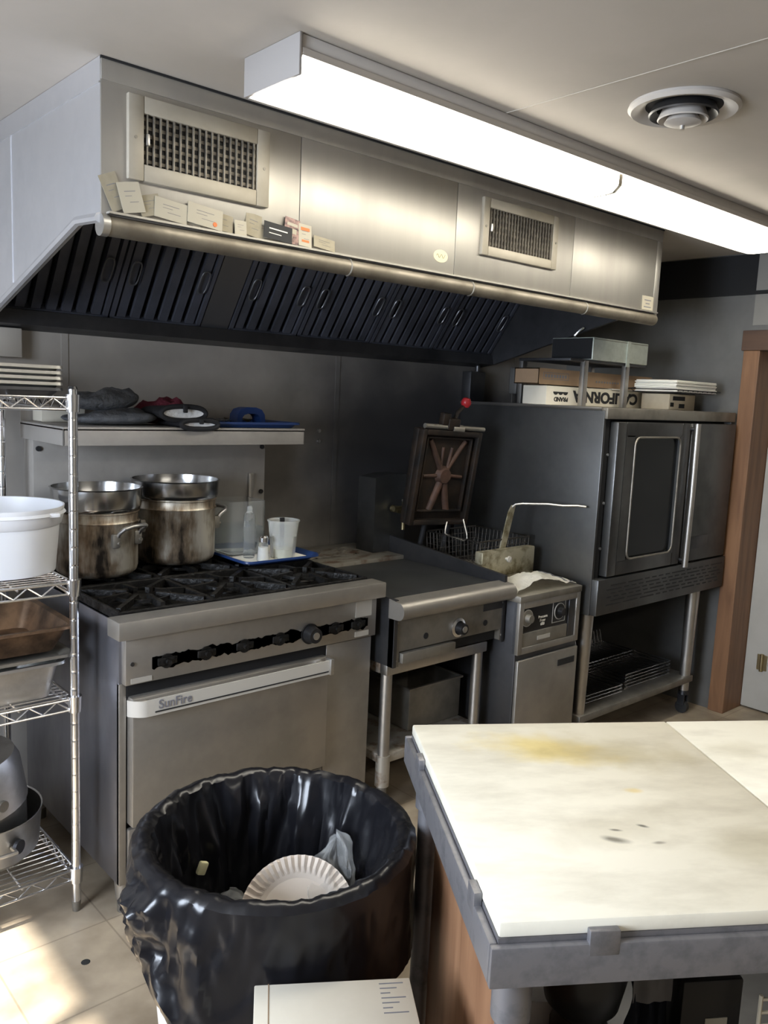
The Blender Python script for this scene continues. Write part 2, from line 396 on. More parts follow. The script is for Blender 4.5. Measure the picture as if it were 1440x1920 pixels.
def text(name, body, m, parent, origin, right, upv, size, depth=.0006, align='LEFT', sx=1.0, offset=0.0):
    cu = bpy.data.curves.new('txt', 'FONT'); cu.body = body; cu.size = size; cu.extrude = depth; cu.align_x = align; cu.offset = offset
    t = bpy.data.objects.new('txt', cu); COL.objects.link(t)
    dg = bpy.context.evaluated_depsgraph_get(); me = bpy.data.meshes.new_from_object(t.evaluated_get(dg))
    bpy.data.objects.remove(t); bpy.data.curves.remove(cu)
    R = Vector(right).normalized(); U = Vector(upv).normalized(); Nn = R.cross(U)
    M = Matrix(((R.x * sx, U.x, Nn.x, origin[0]), (R.y * sx, U.y, Nn.y, origin[1]), (R.z * sx, U.z, Nn.z, origin[2]), (0, 0, 0, 1)))
    me.transform((WM[parent].inverted() @ M)); me.name = name
    return link_mesh(name, me, S[m], parent, None, False, None)
def hook(c0, c1, out, r=.006, bow=.03):
    c0, c1, out = Vector(c0), Vector(c1), Vector(out)
    return [c0, c0 + out * .6 + (c1 - c0) * .03, c0 + out + (c1 - c0) * .14, (c0 + c1) / 2 + out * 1.05, c1 + out - (c1 - c0) * .14, c1 + out * .6 - (c1 - c0) * .03, c1]

# ------------------------------------------------------------------ the room
CZ = 2.27; WY = 2.98; WX = 4.03; LX = -1.3; RY = -1.7
struct('floor', MB().box((LX - .2, RY - .2, -.1), (4.6, WY + .2, 0)), 'floor')
struct('ceiling', MB().box((LX - .2, RY - .2, CZ), (4.6, WY + .2, CZ + .1)), 'ceil')
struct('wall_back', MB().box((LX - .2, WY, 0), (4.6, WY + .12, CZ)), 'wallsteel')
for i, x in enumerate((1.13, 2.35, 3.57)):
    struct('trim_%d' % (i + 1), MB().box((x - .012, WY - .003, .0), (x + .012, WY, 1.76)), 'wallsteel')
struct('trim_4', MB().box((1.7545, -1.2, CZ - .0015), (1.7585, 1.99, CZ)), 'seam')
# right wall with the doorway (Y 0.95 .. 1.93)
m_ = MB(); m_.box((WX, 1.93, 0), (4.2, WY, CZ)); m_.box((WX, .95, 1.905), (4.2, 1.93, CZ)); m_.box((WX, RY, 0), (4.2, .95, CZ))
struct('wall_right', m_, 'wallright')
struct('trim_5', MB().box((WX - .006, 1.91, 2.09), (WX, WY, CZ - .005)), 'black')
struct('trim_6', MB().box((WX - .012, 1.4, 2.075), (WX, WY, 2.092)), 'black')
struct('trim_7', MB().box((WX - .004, 1.2, 1.93), (WX, 1.91, CZ)), 'whitewall')
m_ = MB(); m_.box((4.012, 1.855, 0), (4.235, 1.935, 1.81), .003); m_.box((4.012, .95, 0), (4.235, 1.03, 1.81), .003)
struct('trim_8', m_, 'wood')
struct('trim_9', MB().box((4.006, .95, 1.81), (4.235, 1.945, 1.905), .003), 'wooddark')
d_ = struct('door_1', MB().box((4.20, 1.04, .01), (4.24, 1.853, 1.80), .002), 'door')
h_ = part('hinge', MB().cyl((4.193, 1.765, .215), (4.193, 1.765, .305), .009), 'brass', d_)
part('hinge_leaf', MB().box((4.196, 1.74, .22), (4.2, 1.79, .30)), 'brass', d_)
# left wall with a window, rear wall behind the camera
m_ = MB(); Y0, Y1, Z0, Z1 = .75, 1.75, .95, 2.16
m_.box((LX - .12, RY, 0), (LX, Y0, CZ)); m_.box((LX - .12, Y1, 0), (LX, WY, CZ)); m_.box((LX - .12, Y0, 0), (LX, Y1, Z0)); m_.box((LX - .12, Y0, Z1), (LX, Y1, CZ))
struct('wall_left', m_, 'roomwall')
m_ = MB()
for y in (Y0, (Y0 + Y1) / 2 - .02, Y1 - .04): m_.box((LX - .10, y, Z0), (LX - .04, y + .04, Z1))
for z in (Z0, 1.5, Z1 - .04): m_.box((LX - .098, Y0, z), (LX - .042, Y1, z + .04))
struct('window_1', m_, 'whitepaint')
struct('wall_rear', MB().box((LX - .2, RY - .12, 0), (4.6, RY, CZ)), 'roomwall')
struct('wall_far_side', MB().box((4.5, RY, 0), (4.6, WY, CZ)), 'roomwall')

# ------------------------------------------------------------------ exhaust hood
HX0, HX1, HY, HZ = .85, 3.31, 2.0, 1.915
hood = thing('exhaust_hood', 'long stainless steel exhaust hood above the cooking line', 'exhaust hood', (2.08, 2.45, 1.70))
xs = [HX0 - .004, 1.42, 2.05, 2.69, HX1]
for i, (a, b) in enumerate(zip(xs, xs[1:])):
    part('front_panel', MB().box((a + .001, HY - .002, HZ), (b - .001, HY + .02, CZ - .05), .0015), 'hood', hood)
part('front_panel_backing', MB().box((HX0, HY + .012, HZ), (HX1, HY + .03, CZ - .002)), 'darksteel', hood)
part('top_band', MB().box((HX0 - .002, HY - .004, CZ - .052), (HX1 + .002, HY + .02, CZ - .001), .002), 'hood', hood)
part('shadow_gap_strip', MB().box((HX0 - .004, HY - .006, CZ - .006), (HX1 + .004, HY + .0, CZ - .0006)), 'ink', hood)  # black strip painting in the shadow gap below the ceiling
part('corner_strip', MB().box((HX1 - .035, HY - .003, HZ - .02), (HX1 + .004, HY + .02, CZ - .05), .002), 'hood', hood)
side = [(HY, CZ - .001), (WY - .002, CZ - .001), (WY - .002, 1.70), (2.90, 1.70), (2.13, 1.915), (HY, 1.905)]
sp = part('side_panel', MB().prism(side, 'x', HX0 - .004, HX0 + .014), 'hoodside', hood)
part('seam_strip', MB().box((HX0 - .007, HY, CZ - .06), (HX0 - .003, 2.9, CZ - .056)), 'hoodside', sp)
part('seam_strip', MB().box((HX0 - .007, 2.62, 1.80), (HX0 - .003, 2.625, CZ - .06)), 'hoodside', sp)
m_ = MB(); m_.tube([(HX0 - .006, 2.0, 1.908), (HX0 - .006, 2.13, 1.915), (HX0 - .006, 2.90, 1.70)], .012)
part('rolled_edge', m_, 'hoodside', sp)
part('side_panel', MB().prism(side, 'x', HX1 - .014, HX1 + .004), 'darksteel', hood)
# rolled gutter under the front face, in four lengths
gx = [HX0 + .01, 1.60, 2.13, 2.78, HX1 - .02]
for a, b in zip(gx, gx[1:]):
    prof = [(HY + .024 * math.cos(t), 1.892 + .024 * math.sin(t)) for t in [math.radians(80 + k * 20) for k in range(11)]]
    prof2 = [(HY + .019 * math.cos(t), 1.892 + .019 * math.sin(t)) for t in [math.radians(280 - k * 20) for k in range(11)]]
    part('front_gutter', MB().prism(prof + prof2, 'x', a + .001, b - .001), 'gutter', hood)
    if a > 1: part('gutter_joint', MB().tube([(a, q[0], q[1]) for q in prof], .003), 'greasy', hood)
part('card_ledge', MB().box((HX0 + .01, HY - .022, 1.918), (HX1 - .02, HY, 1.923)), 'hood', hood)
part('gutter_end_cap', MB().cyl((HX0 - .006, HY, 1.892), (HX0 + .012, HY, 1.892), .026), 'alu', hood)
# filter bank: steep plane behind the gutter
F0 = Vector((0, 2.935, 1.745)); F1 = Vector((0, 2.60, 2.215)); fd = (F1 - F0); fl = fd.length; fd.normalize()
fn_ = Vector((0, -fd.z, fd.y)); fn_ = fn_ if fn_.y < 0 else -fn_
def fpt(x, s, h): return Vector((x, 0, 0)) + F0 + fd * s + fn_ * h
def fbox(mb, x0, x1, s0, s1, h0, h1):
    M = Matrix(((1, 0, 0, 0), (0, fd.y, fn_.y, F0.y), (0, fd.z, fn_.z, F0.z), (0, 0, 0, 1)))
    return mb.box((x0, s0, h0), (x1, s1, h1), M=M)
part('filter_backing', fbox(MB(), HX0 + .015, HX1 - .015, 0, fl, -.05, -.045), 'black', hood)
for (a, b) in ((.868, 1.258), (1.266, 1.622), (1.752, 2.070), (2.078, 2.47), (2.478, 2.87), (2.878, 3.29)):
    f = MB(); n = max(5, round((b - a) / .06)); w = (b - a - .03) / n
    fbox(f, a, a + .016, 0, fl, -.03, .012); fbox(f, b - .016, b, 0, fl, -.03, .012)
    fbox(f, a, b, 0, .02, -.03, .012); fbox(f, a, b, fl - .02, fl, -.03, .012)
    for k in range(n):
        x = a + .015 + w * k
        fbox(f, x + w * .20, x + w * .80, .02, fl - .02, -.022, .006)
        fbox(f, x - w * .06, x + w * .06, .02, fl - .02, -.04, -.02)
    fo = part('baffle_filter', f, 'filter', hood, smooth=False)
    for hx in (a + .045, b - .045):
        pts = []
        for k in range(16):
            t = 2 * PI * k / 16; cx, cs = math.cos(t), math.sin(t)
            pts.append(fpt(hx + .017 * (abs(cx) ** .6) * (1 if cx > 0 else -1), .20 + .045 * (abs(cs) ** .6) * (1 if cs > 0 else -1), .016))
        part('filter_handle', MB().tube(pts, .003, 6, True), 'filterblank', fo)
part('blank_panel', fbox(MB(), 1.628, 1.746, 0, fl, -.02, .008), 'filterblank', hood)
m_ = MB(); m_.lathe([(.04, 0), (.045, -.012), (.035, -.03), (.0, -.038)], (1.36, 2.30, 2.03), 20)
part('hood_lamp_globe', m_, 'clear', hood)
part('rear_drip_rail', MB().prism([(2.93, 1.752), (2.905, 1.748), (2.895, 1.70), (WY - .003, 1.685), (WY - .003, 1.752)], 'x', HX0 + .012, HX1 - .014), 'darksteel', hood)
def grille(x0, z0, x1, z1, b, n, slat, nm):
    g = part('supply_grille', MB().frame(x0, z0, x1, z1, b, HY - .014, HY + .002, .003), 'grille', hood)
    part('grille_recess', MB().box((x0 + b * .8, HY - .0035, z0 + b * .8), (x1 - b * .8, HY - .001, z1 - b * .8)), 'black', g)
    f = MB(); wx = (x1 - x0 - 2 * b) / n
    for k in range(n):
        x = x0 + b + wx * (k + .5)
        f.box((x - .0017, HY - .0125, z0 + b), (x + .0017, HY - .004, z1 - b))
    part('louver_fins', f, slat, g, smooth=False)
    f = MB()
    for k in range(6):
        z = z0 + b + (z1 - z0 - 2 * b) * (k + .5) / 6
        f.box((x0 + b, HY - .0052, z - .004), (x1 - b, HY - .0036, z + .004))
    part('cross_bars', f, 'slatdark', g, smooth=False)
    for sx_ in (x0 + b * .45, x1 - b * .45):
        part('screw', MB().cyl((sx_, HY - .016, (z0 + z1) / 2), (sx_, HY - .013, (z0 + z1) / 2), .004, n=10), 'greasy', g)
    part('damper_lever', MB().box((x0 + b + .004, HY - .02, (z0 + z1) / 2 - .015), (x0 + b + .012, HY - .012, (z0 + z1) / 2 + .012), .002), 'alu', g)
grille(.91, 2.008, 1.31, 2.204, .040, 18, 'slat', 1)
grille(2.168, 2.008, 2.58, 2.197, .032, 22, 'slatdark', 2)
m_ = MB(); m_.lathe([(0, 0), (.9, 0), (1, -.0)], (0, 0, 0), 28)
m_ = MB()
c_ = m_.ring([(1.985 + .033 * math.cos(2 * PI * k / 28), HY - .0025, 1.977 + .02 * math.sin(2 * PI * k / 28)) for k in range(28)])
d2 = m_.ring([(1.985 + .033 * math.cos(2 * PI * k / 28), HY - .0002, 1.977 + .02 * math.sin(2 * PI * k / 28)) for k in range(28)])
m_.bridge(c_, d2); m_.cap(c_)
ov = part('oval_badge', m_, 'gold', hood)
part('badge_script', MB().tube([(1.965 + .04 * t, HY - .003, 1.977 + .006 * math.sin(t * 14)) for t in [k / 14 for k in range(15)]], .0008, 5), 'card', ov)
part('peeled_sticker_mark', MB().box((1.945, HY - .001, 2.0), (2.0, HY - .0002, 2.03)), 'hoodside', hood)
st = part('notice_sticker', MB().box((3.19, HY - .004, 1.928), (3.275, HY - .0005, 1.985)), 'card2', hood)
for k, (w, z) in enumerate(((.05, 1.968), (.03, 1.954), (.055, 1.94))):
    part('print_line', MB().box((3.232 - w / 2, HY - .0046, z - .002), (3.232 + w / 2, HY - .004, z + .002)), 'inkgrey', st)
m_ = MB(); m_.tube([(3.285, 2.35, 1.87), (3.27, 2.36, 1.855), (3.265, 2.38, 1.835), (3.28, 2.39, 1.82)], .007)
part('spring_clip', m_, 'alu', hood)

# cards tucked along the ledge
def card(x, w, h, tilt, lean, m, label, y=0.0, extra=None, th=.0012):
    o = thing('business_card', label, 'card', (x, HY - .0165 + y, 1.9235), 0, 'cards tucked along the hood ledge', rot=(0, 0, 0))
    M = Matrix.Translation((x, HY - .0165 + y, 1.9235)) @ Matrix.Rotation(-lean, 4, 'X') @ Matrix.Rotation(tilt, 4, 'Y')
    lift = abs(math.sin(tilt)) * w / 2
    M = Matrix.Translation((0, 0, lift)) @ M
    f = MB(); f.box((-w / 2, -th / 2, 0), (w / 2, th / 2, h)); f.xform(M)
    part('card_sheet', f, m, o, smooth=False)
    f = MB()
    for (lx, lz, lw, lh) in (extra or [(0, .7, .5, .02), (-.1, .55, .3, .015), (.1, .35, .4, .015)]):
        f.box((lx * w - lw * w / 2, -th / 2 - .0004, lz * h - lh * h / 2), (lx * w + lw * w / 2, -th / 2, lz * h + lh * h / 2))
    f.xform(M); part('printing', f, 'inkgrey' if m not in ('picture',) else 'card2', o, smooth=False)
    return o, M
card(.893, .045, .085, -.42, .05, 'card', 'narrow tan card leaning at the left end of the hood ledge', .008)
card(.925, .058, .072, -.22, .12, 'card2', 'upright pale card, second along the hood ledge')
card(.975, .062, .050, -.30, .16, 'card', 'tan card tilted steeply in front of the upright pale card', .004)
card(1.02, .088, .050, .10, .12, 'card2', 'wide cream card with faint printed lines under the large grille', .002)
card(1.062, .085, .044, .14, .18, 'card2', 'cream card just left of the card with an orange dot', .006)
o_, M_ = card(1.115, .10, .052, .10, .12, 'card2', 'large cream card with a small orange dot under the grille')
part('orange_dot', MB().cyl((.028, -.0022, .012), (.028, -.0006, .012), .006, n=16).xform(M_), 'orange', o_)
card(1.165, .07, .046, .12, .2, 'card', 'tan card at the right end of the first card cluster', .006)
card(1.222, .036, .038, .0, .1, 'card2', 'small white card alone between the two card clusters')
card(1.262, .05, .062, .16, .15, 'card', 'tan card standing behind the black business card', .006)
card(1.31, .085, .05, -.12, .2, 'card2', 'white card slanted behind the black business card', .008)
o_, M_ = card(1.338, .092, .044, .08, .1, 'ink', 'black business card on the hood ledge', -.003, extra=[(0, .7, .01, .01)])
part('pale_lettering', MB().box((-.03, -.0014, .026), (.03, -.0009, .029)).box((-.03, -.0014, .014), (.01, -.0009, .016)).xform(M_), 'label', o_)
card(1.385, .05, .070, .14, .12, 'picture', 'dark red and pale picture card beside the black card', .002, extra=[(0, .75, .7, .12), (.1, .5, .4, .2), (-.2, .25, .5, .1)])
o_, M_ = card(1.432, .044, .062, .06, .14, 'card2', 'white card printed with orange letters near the panel seam', .0)
part('orange_lettering', MB().box((-.015, -.0014, .044), (.015, -.0009, .053)).box((-.012, -.0014, .012), (.013, -.0009, .018)).xform(M_), 'orange', o_)
card(1.50, .075, .033, .10, .2, 'card', 'low tan card at the right end of the ledge')

# ------------------------------------------------------------------ ceiling light and ceiling vent
lt = thing('fluorescent_light', 'long white fluorescent light fixture on the ceiling', 'light', (2.31, 1.64, 2.165))
LA, LB, LY0, LY1, LZ0, LZ1 = 1.085, 3.53, 1.56, 1.745, 2.172, CZ
part('housing', MB().box((LA + .01, LY0 - .012, LZ1 - .03), (LB - .01, LY1 + .012, LZ1 - .0005), .003), 'whitepaint', lt)
part('side_rail', MB().box((LA + .01, LY0 - .016, LZ1 - .045), (LB - .01, LY0 - .006, LZ1 - .03)), 'whitepaint', lt)
part('light_shield', MB().box((LA + .009, LY1 + .003, LZ0 + .010), (LB - .009, LY1 + .009, LZ1 - .0005)), 'whitepaint', lt)  # unseen shield added to keep the hood's top band dark
part('end_cap', MB().box((LA, LY0 - .016, LZ0 + .012), (LA + .008, LY1 + .016, LZ1 - .0005), .002), 'capgrey', lt)
part('end_cap', MB().box((LB - .008, LY0 - .016, LZ0 + .012), (LB, LY1 + .016, LZ1 - .0005), .002), 'capgrey', lt)
prof = [(LY0 - .002, LZ1 - .03), (LY0, LZ0 + .022), (LY0 + .02, LZ0 + .003), (LY0 + .05, LZ0), (LY1 - .05, LZ0), (LY1 - .02, LZ0 + .003), (LY1, LZ0 + .022), (LY1 + .002, LZ1 - .03)]
for a, b in ((LA + .009, 2.305), (2.325, LB - .009)):
    part('wrap_diffuser', MB().prism(prof, 'x', a, b), 'glow', lt)
part('joint_clip', MB().prism([(y + (.0 if 0 else 0), z + .002) for y, z in prof], 'x', 2.306, 2.324), 'grille', lt)
vt = thing('ceiling_diffuser', 'round white ceiling air vent with dark rings', 'air vent', (2.02, 1.18, 2.21))
vc = (2.0, 1.18, 0); VS = .86
part('outer_ring', MB().lathe([(.155 * VS, CZ - .0005), (.158 * VS, CZ - .008), (.148 * VS, CZ - .016), (.125 * VS, CZ - .012), (.105 * VS, CZ + .0), ], vc, 48), 'whitepaint', vt)
part('throat', MB().lathe([(.0 * VS, CZ - .002), (.112 * VS, CZ - .002)], vc, 48), 'black', vt)
part('cone_ring', MB().lathe([(.088 * VS, CZ - .004), (.098 * VS, CZ - .022), (.095 * VS, CZ - .026), (.075 * VS, CZ - .012)], vc, 48), 'darksteel', vt)
part('cone_ring', MB().lathe([(.060 * VS, CZ - .010), (.072 * VS, CZ - .034), (.069 * VS, CZ - .037), (.048 * VS, CZ - .02)], vc, 48), 'whitepaint', vt)
part('center_cone', MB().lathe([(.030 * VS, CZ - .012), (.052 * VS, CZ - .042), (.03 * VS, CZ - .047), (0, CZ - .049)], vc, 40), 'whitepaint', vt)
part('adjusting_screw', MB().cyl((2.0, 1.18, CZ - .058), (2.0, 1.18, CZ - .048), .006, n=12), 'alu', vt)

# ------------------------------------------------------------------ wall fittings
sw = thing('wall_box', 'small beige switch box on the wall left of the hood filters', 'switch box', (.905, WY - .02, 1.59))
part('box_body', MB().box((.87, WY - .045, 1.592), (.972, WY - .0005, 1.688), .003), 'switchbox', sw)
for z, l in ((1.352, 'upper of two steel bolt heads on the dark wall'), (1.306, 'lower of two steel bolt heads on the dark wall')):
    tag(part('wall_bolt', MB().cyl((2.255, WY - .008, z), (2.255, WY - .0005, z), .008, .01, n=12), 'alu'), l, 'bolt', 'bolt heads on the back wall')
cb = thing('conduit_box', 'grey electrical box on the wall behind the oven', 'electrical box', (3.20, WY - .03, 1.55))
part('box_body', MB().box((3.16, WY - .06, 1.50), (3.27, WY - .0005, 1.66), .004), 'darksteel', cb)
part('conduit', MB().cyl((3.20, WY - .03, 1.1), (3.20, WY - .03, 1.5), .013), 'darksteel', cb)
part('conduit', MB().cyl((3.24, WY - .03, 1.66), (3.24, WY - .03, 1.70), .013), 'darksteel', cb)

cb2 = thing('conduit_box', 'pale grey electrical box near the back corner above the oven', 'electrical box', (3.58, WY - .03, 1.56))
part('box_body', MB().box((3.53, WY - .05, 1.56), (3.63, WY - .0005, 1.70), .004), 'wallright', cb2)
part('conduit', MB().cyl((3.58, WY - .03, 1.1), (3.58, WY - .03, 1.56), .013), 'darksteel', cb2)
# ------------------------------------------------------------------ chrome wire shelving on the left
shx0, shx1, shy0, shy1 = .40, .868, 2.235, 2.83
ws = thing('wire_shelving', 'chrome wire shelving unit left of the range', 'shelving', (.634, 2.53, 0))
for (x, y) in ((shx1, shy0), (shx0, shy0), (shx0, shy1), (shx1, shy1)):
    pp = [(.0125, .03)]
    for k in range(27): pp += [(.0125, .115 + k * .05), (.0125, .1195 + k * .05), (.0120, .121 + k * .05), (.0125, .1225 + k * .05), (.0125, .127 + k * .05)]
    p = part('post', MB().lathe(pp + [(.0125, 1.50)], (x, y, 0), 20), 'chrome', ws)
    part('post_cap', MB().cyl((x, y, 1.50), (x, y, 1.508), .013, .010), 'plastic_black', p)
    part('levelling_foot', MB().cyl((x, y, 0), (x, y, .032), .011, .013), 'greasy', p)
SHZ = (.118, .632, .965, 1.468)
for z in SHZ:
    f = MB()
    n = 24
    for k in range(1, n): 
        y = shy0 + (shy1 - shy0) * k / n
        f.tube([(shx0 + .002, y, z + .006), (shx1 - .002, y, z + .006)], .0021, 6)
    for x in (shx0 + .15, shx1 - .15): f.tube([(x, shy0, z + .002), (x, shy1, z + .002)], .003, 6)
    def truss(p, q):
        p, q = Vector(p), Vector(q)
        for dz in (.009, -.022): f.tube([p + Vector((0, 0, dz)), q + Vector((0, 0, dz))], .0035, 8)
        m = 2 * max(4, round((q - p).length / .075))
        f.tube([p.lerp(q, k / m) + Vector((0, 0, .007 if k % 2 else -.020)) for k in range(m + 1)], .0024, 6)
    truss((shx0 + .015, shy0, z), (shx1 - .015, shy0, z)); truss((shx0 + .015, shy1, z), (shx1 - .015, shy1, z))
    truss((shx0, shy0 + .015, z), (shx0, shy1 - .015, z)); truss((shx1, shy0 + .015, z), (shx1, shy1 - .015, z))
    co = part('shelf', f, 'chrome', ws)
    for (x, y) in ((shx1, shy0), (shx0, shy0), (shx0, shy1), (shx1, shy1)):
        part('corner_collar', MB().lathe([(.0128, -.028), (.0175, -.028), (.0195, .018), (.0128, .018)], (x, y, z), 20), 'chrome', co)

def sheet_pan(name, label, cat, x0, y0, x1, y1, z, h, m, group=None, rim=.012, lip=True, taper=.012):
    def ring(o, zz, r=.03):
        pts = []
        for cx, cy, a0 in ((x1 - o - r, y1 - o - r, 0), (x0 + o + r, y1 - o - r, 90), (x0 + o + r, y0 + o + r, 180), (x1 - o - r, y0 + o + r, 270)):
            for k in range(5):
                a = math.radians(a0 + k * 22.5); pts.append((cx + r * math.cos(a), cy + r * math.sin(a), zz))
        return pts
    f = MB(); t = .0015
    L = [ring(taper, z), ring(0, z + h), ring(-rim, z + h + .001), ring(-rim, z + h - .004), ring(-rim + .002, z + h - .004), ring(-t, z + h - .003), ring(taper - t, z - t + .0005)]
    L = [ring(taper + t, z + t), ring(rim * 0 + t, z + h), ring(-rim, z + h + .002), ring(-rim - .001, z + h - .006), ring(-rim + .002, z + h - .006), ring(-.0, z + h - .003), ring(taper, z)]
    R = [f.ring(p) for p in L]
    for a, b in zip(R, R[1:]): f.bridge(a, b)
    f.cap(R[0]); f.cap(R[-1], True)
    o = part(name, f, m)
    return tag(o, label, cat, group)
ord_ = ['topmost', 'second from the top', 'middle', 'second from the bottom', 'lowest']
for k in range(5):
    z = SHZ[3] + .010 + (4 - k) * .0145
    if k == 4: m2 = 'darksteel'
    else: m2 = 'alu'
    sheet_pan('sheet_pan', '%s sheet pan in the stack on the top wire shelf' % ord_[k], 'pan', .43, 2.262, .850, 2.82, z, .022, m2, 'sheet pans on the top wire shelf', rim=.008)
# white tub on the second shelf
tub = thing('plastic_tub', 'round translucent white plastic tub on the wire shelf', 'tub', (.735, 2.50, SHZ[2] + .0085))
tz = SHZ[2] + .0085
part('tub_body', MB().lathe([(0, .003), (.150, .003), (.162, .135), (.170, .14), (.176, .19), (.180, .191), (.180, .186), (.178, .178), (.184, .17), (.179, .168), (.172, .14), (.166, .135), (.154, 0), (0, 0)], (.752, 2.50, tz), 56), 'whiteplastic', tub)
part('rim_tab', MB().box((.843, 2.345, tz + .165), (.875, 2.385, tz + .178), .004), 'whiteplastic', tub)
# roasting pans on the third shelf
sheet_pan('hotel_pan', 'deep steel pan at the bottom of the roasting pan stack', 'pan', .42, 2.27, .845, 2.56, SHZ[1] + .0085, .105, 'alu', rim=.014, taper=.02)
sheet_pan('sheet_pan', 'thin dark pan between the deep steel pan and the burnt pan', 'pan', .43, 2.265, .865, 2.59, SHZ[1] + .1195, .014, 'greasy', rim=.014)
sheet_pan('roasting_pan', 'burnt brown roasting pan on top of the dark pan', 'pan', .43, 2.265, .872, 2.60, SHZ[1] + .139, .075, 'brownpan', rim=.016, taper=.03)
sheet_pan('hotel_pan', 'grey steel pan at the back behind the burnt roasting pan', 'pan', .42, 2.63, .80, 2.815, SHZ[1] + .0085, .235, 'alu', rim=.012, taper=.015)

def handle_plate(mb, c, r=.016): mb.cyl(c, (c[0], c[1] - .004, c[2]), r, n=16)
# nested pots on the bottom shelf
bz = SHZ[0] + .0085
bp = thing('stock_pot', 'large dented aluminium pot at the bottom of the pot pile', 'pot', (.675, 2.50, bz), group='pots on the bottom wire shelf')
bc = (.675, 2.50, bz)
part('pot_body', MB().lathe([(0, .003), (.15, .003), (.168, .02), (.178, .13), (.182, .133), (.182, .128), (.18, .125), (.171, .018), (.152, 0), (0, 0)], bc, 48), 'alu', bp)
f = MB(); f.tube([(.64, 2.325, bz + .075), (.64, 2.29, bz + .08), (.68, 2.285, bz + .08), (.72, 2.285, bz + .08), (.72, 2.325, bz + .075)], .006)
part('loop_handle', f, 'alu', bp)
f = MB(); f.cyl((.735, 2.327, bz + .075), (.741, 2.318, bz + .075), .020, n=20)
part('handle_plate', f, 'darksteel', bp)
ip = thing('saucepan', 'tilted aluminium saucepan nested inside the large pot', 'pot', (.67, 2.50, bz + .06), group='pots on the bottom wire shelf')
f = MB(); f.lathe([(0, .003), (.13, .003), (.146, .02), (.155, .12), (.159, .123), (.158, .118), (.149, .018), (.132, 0), (0, 0)], (0, 0, 0), 48)
f.xform(Matrix.Translation((.668, 2.50, bz + .045)) @ Matrix.Rotation(math.radians(-7), 4, 'Y')); part('pan_body', f, 'alu', ip)
f = MB(); f.cyl((.64, 2.348, bz + .13), (.644, 2.336, bz + .135), .010, n=16); part('rivet', f, 'alu', ip)
up_ = thing('upturned_pot', 'aluminium pot turned upside down on top of the pile', 'pot', (.63, 2.50, bz + .17), group='pots on the bottom wire shelf')
f = MB(); f.lathe([(.168, 0), (.171, .002), (.163, .12), (.150, .150), (0, .154), (0, .150), (.148, .146), (.160, .118), (.165, 0), (.168, 0)], (0, 0, 0), 48)
f.xform(Matrix.Translation((.645, 2.50, bz + .155)) @ Matrix.Rotation(math.radians(-6), 4, 'Y')); part('pot_body', f, 'alu', up_)
f = MB(); f.cyl((.70, 2.347, bz + .20), (.705, 2.336, bz + .20), .016, n=20); part('handle_plate', f, 'greasy', up_)

# ------------------------------------------------------------------ range with oven, backguard and high shelf
RX0, RX1, RF, RB = .945, 1.858, 2.12, 2.87
rg = thing('range', 'stainless six burner range with an oven below', 'range', (1.40, 2.5, 0))
part('left_side', MB().box((RX0, RF, .10), (RX0 + .02, RB, .872), .002), 'rangeside', rg)
part('right_side', MB().box((RX1 - .02, RF + .01, .10), (RX1, RB, .872), .002), 'range', rg)
part('body_core', MB().box((RX0 + .02, RF + .012, .11), (RX1 - .02, RB, .855)), 'black', rg)
part('left_stile', MB().box((RX0, RF - .002, .10), (RX0 + .021, RF + .014, .70), .002), 'range', rg)
cp = part('control_panel', MB().box((RX0 + .008, RF - .026, .70), (RX1, RF + .012, .845), .003), 'range', rg)
m_ = MB(); NS = 120
up_e = [(1.03 + .79 * k / NS, .770 + .010 * noise.noise(Vector((k * .16, 1, 3))) + .006 * noise.noise(Vector((k * .5, 4, 3)))) for k in range(NS + 1)]
lo_e = [(1.03 + .79 * k / NS, .736 + .010 * noise.noise(Vector((k * .16, 9, 7))) + .006 * noise.noise(Vector((k * .5, 6, 1)))) for k in range(NS + 1)]
rows_ = [[m_.bm.verts.new((x, RF - .0272, z)) for x, z in e] for e in (lo_e, up_e)]
m_.bridge(rows_[0], rows_[1], False); bmesh.ops.solidify(m_.bm, geom=list(m_.bm.faces), thickness=.0012)
part('knob_slot', m_, 'black', cp)
for x in (1.075, 1.20, 1.33, 1.46, 1.68, 1.775):
    f = MB(); f.cyl((x, RF - .03, .752), (x, RF - .026, .752), .021, n=16); f.cyl((x, RF - .044, .752), (x, RF - .03, .752), .008, n=10)
    f.box((x - .03, RF - .034, .742), (x + .03, RF - .027, .764), .003)
    part('valve_stem', f, 'iron', cp)
kb = part('burner_knob', MB().cyl((1.572, RF - .034, .752), (1.572, RF - .026, .752), .034, .032, n=24).cyl((1.572, RF - .066, .752), (1.572, RF - .034, .752), .024, .029, n=24), 'plastic_black', cp)
part('knob_cap', MB().cyl((1.572, RF - .0685, .752), (1.572, RF - .066, .752), .012, n=20), 'alu', kb)
part('rating_label', MB().box((1.765, RF - .0275, .775), (1.835, RF - .026, .84)), 'label', cp)
part('rating_label', MB().box((1.765, RF - .0275, .707), (1.825, RF - .026, .725)), 'label', cp)
part('warning_label', MB().box((.968, RF - .0275, .704), (1.03, RF - .026, .718)), 'label', cp)
part('panel_screw', MB().cyl((.972, RF - .029, .76), (.972, RF - .026, .76), .006, n=10), 'darksteel', cp)
part('front_rail', MB().box((RX0 - .03, 2.052, .842), (RX1 + .004, 2.128, .894), .004), 'range', rg)
part('gap_band', MB().box((RX0 + .022, RF - .004, .655), (1.66, RF + .011, .70)), 'black', rg)
dr = part('oven_door', MB().box((RX0 + .025, RF - .034, .282), (1.652, RF + .006, .662), .005), 'range', rg)
hz0, hz1 = .616, .662
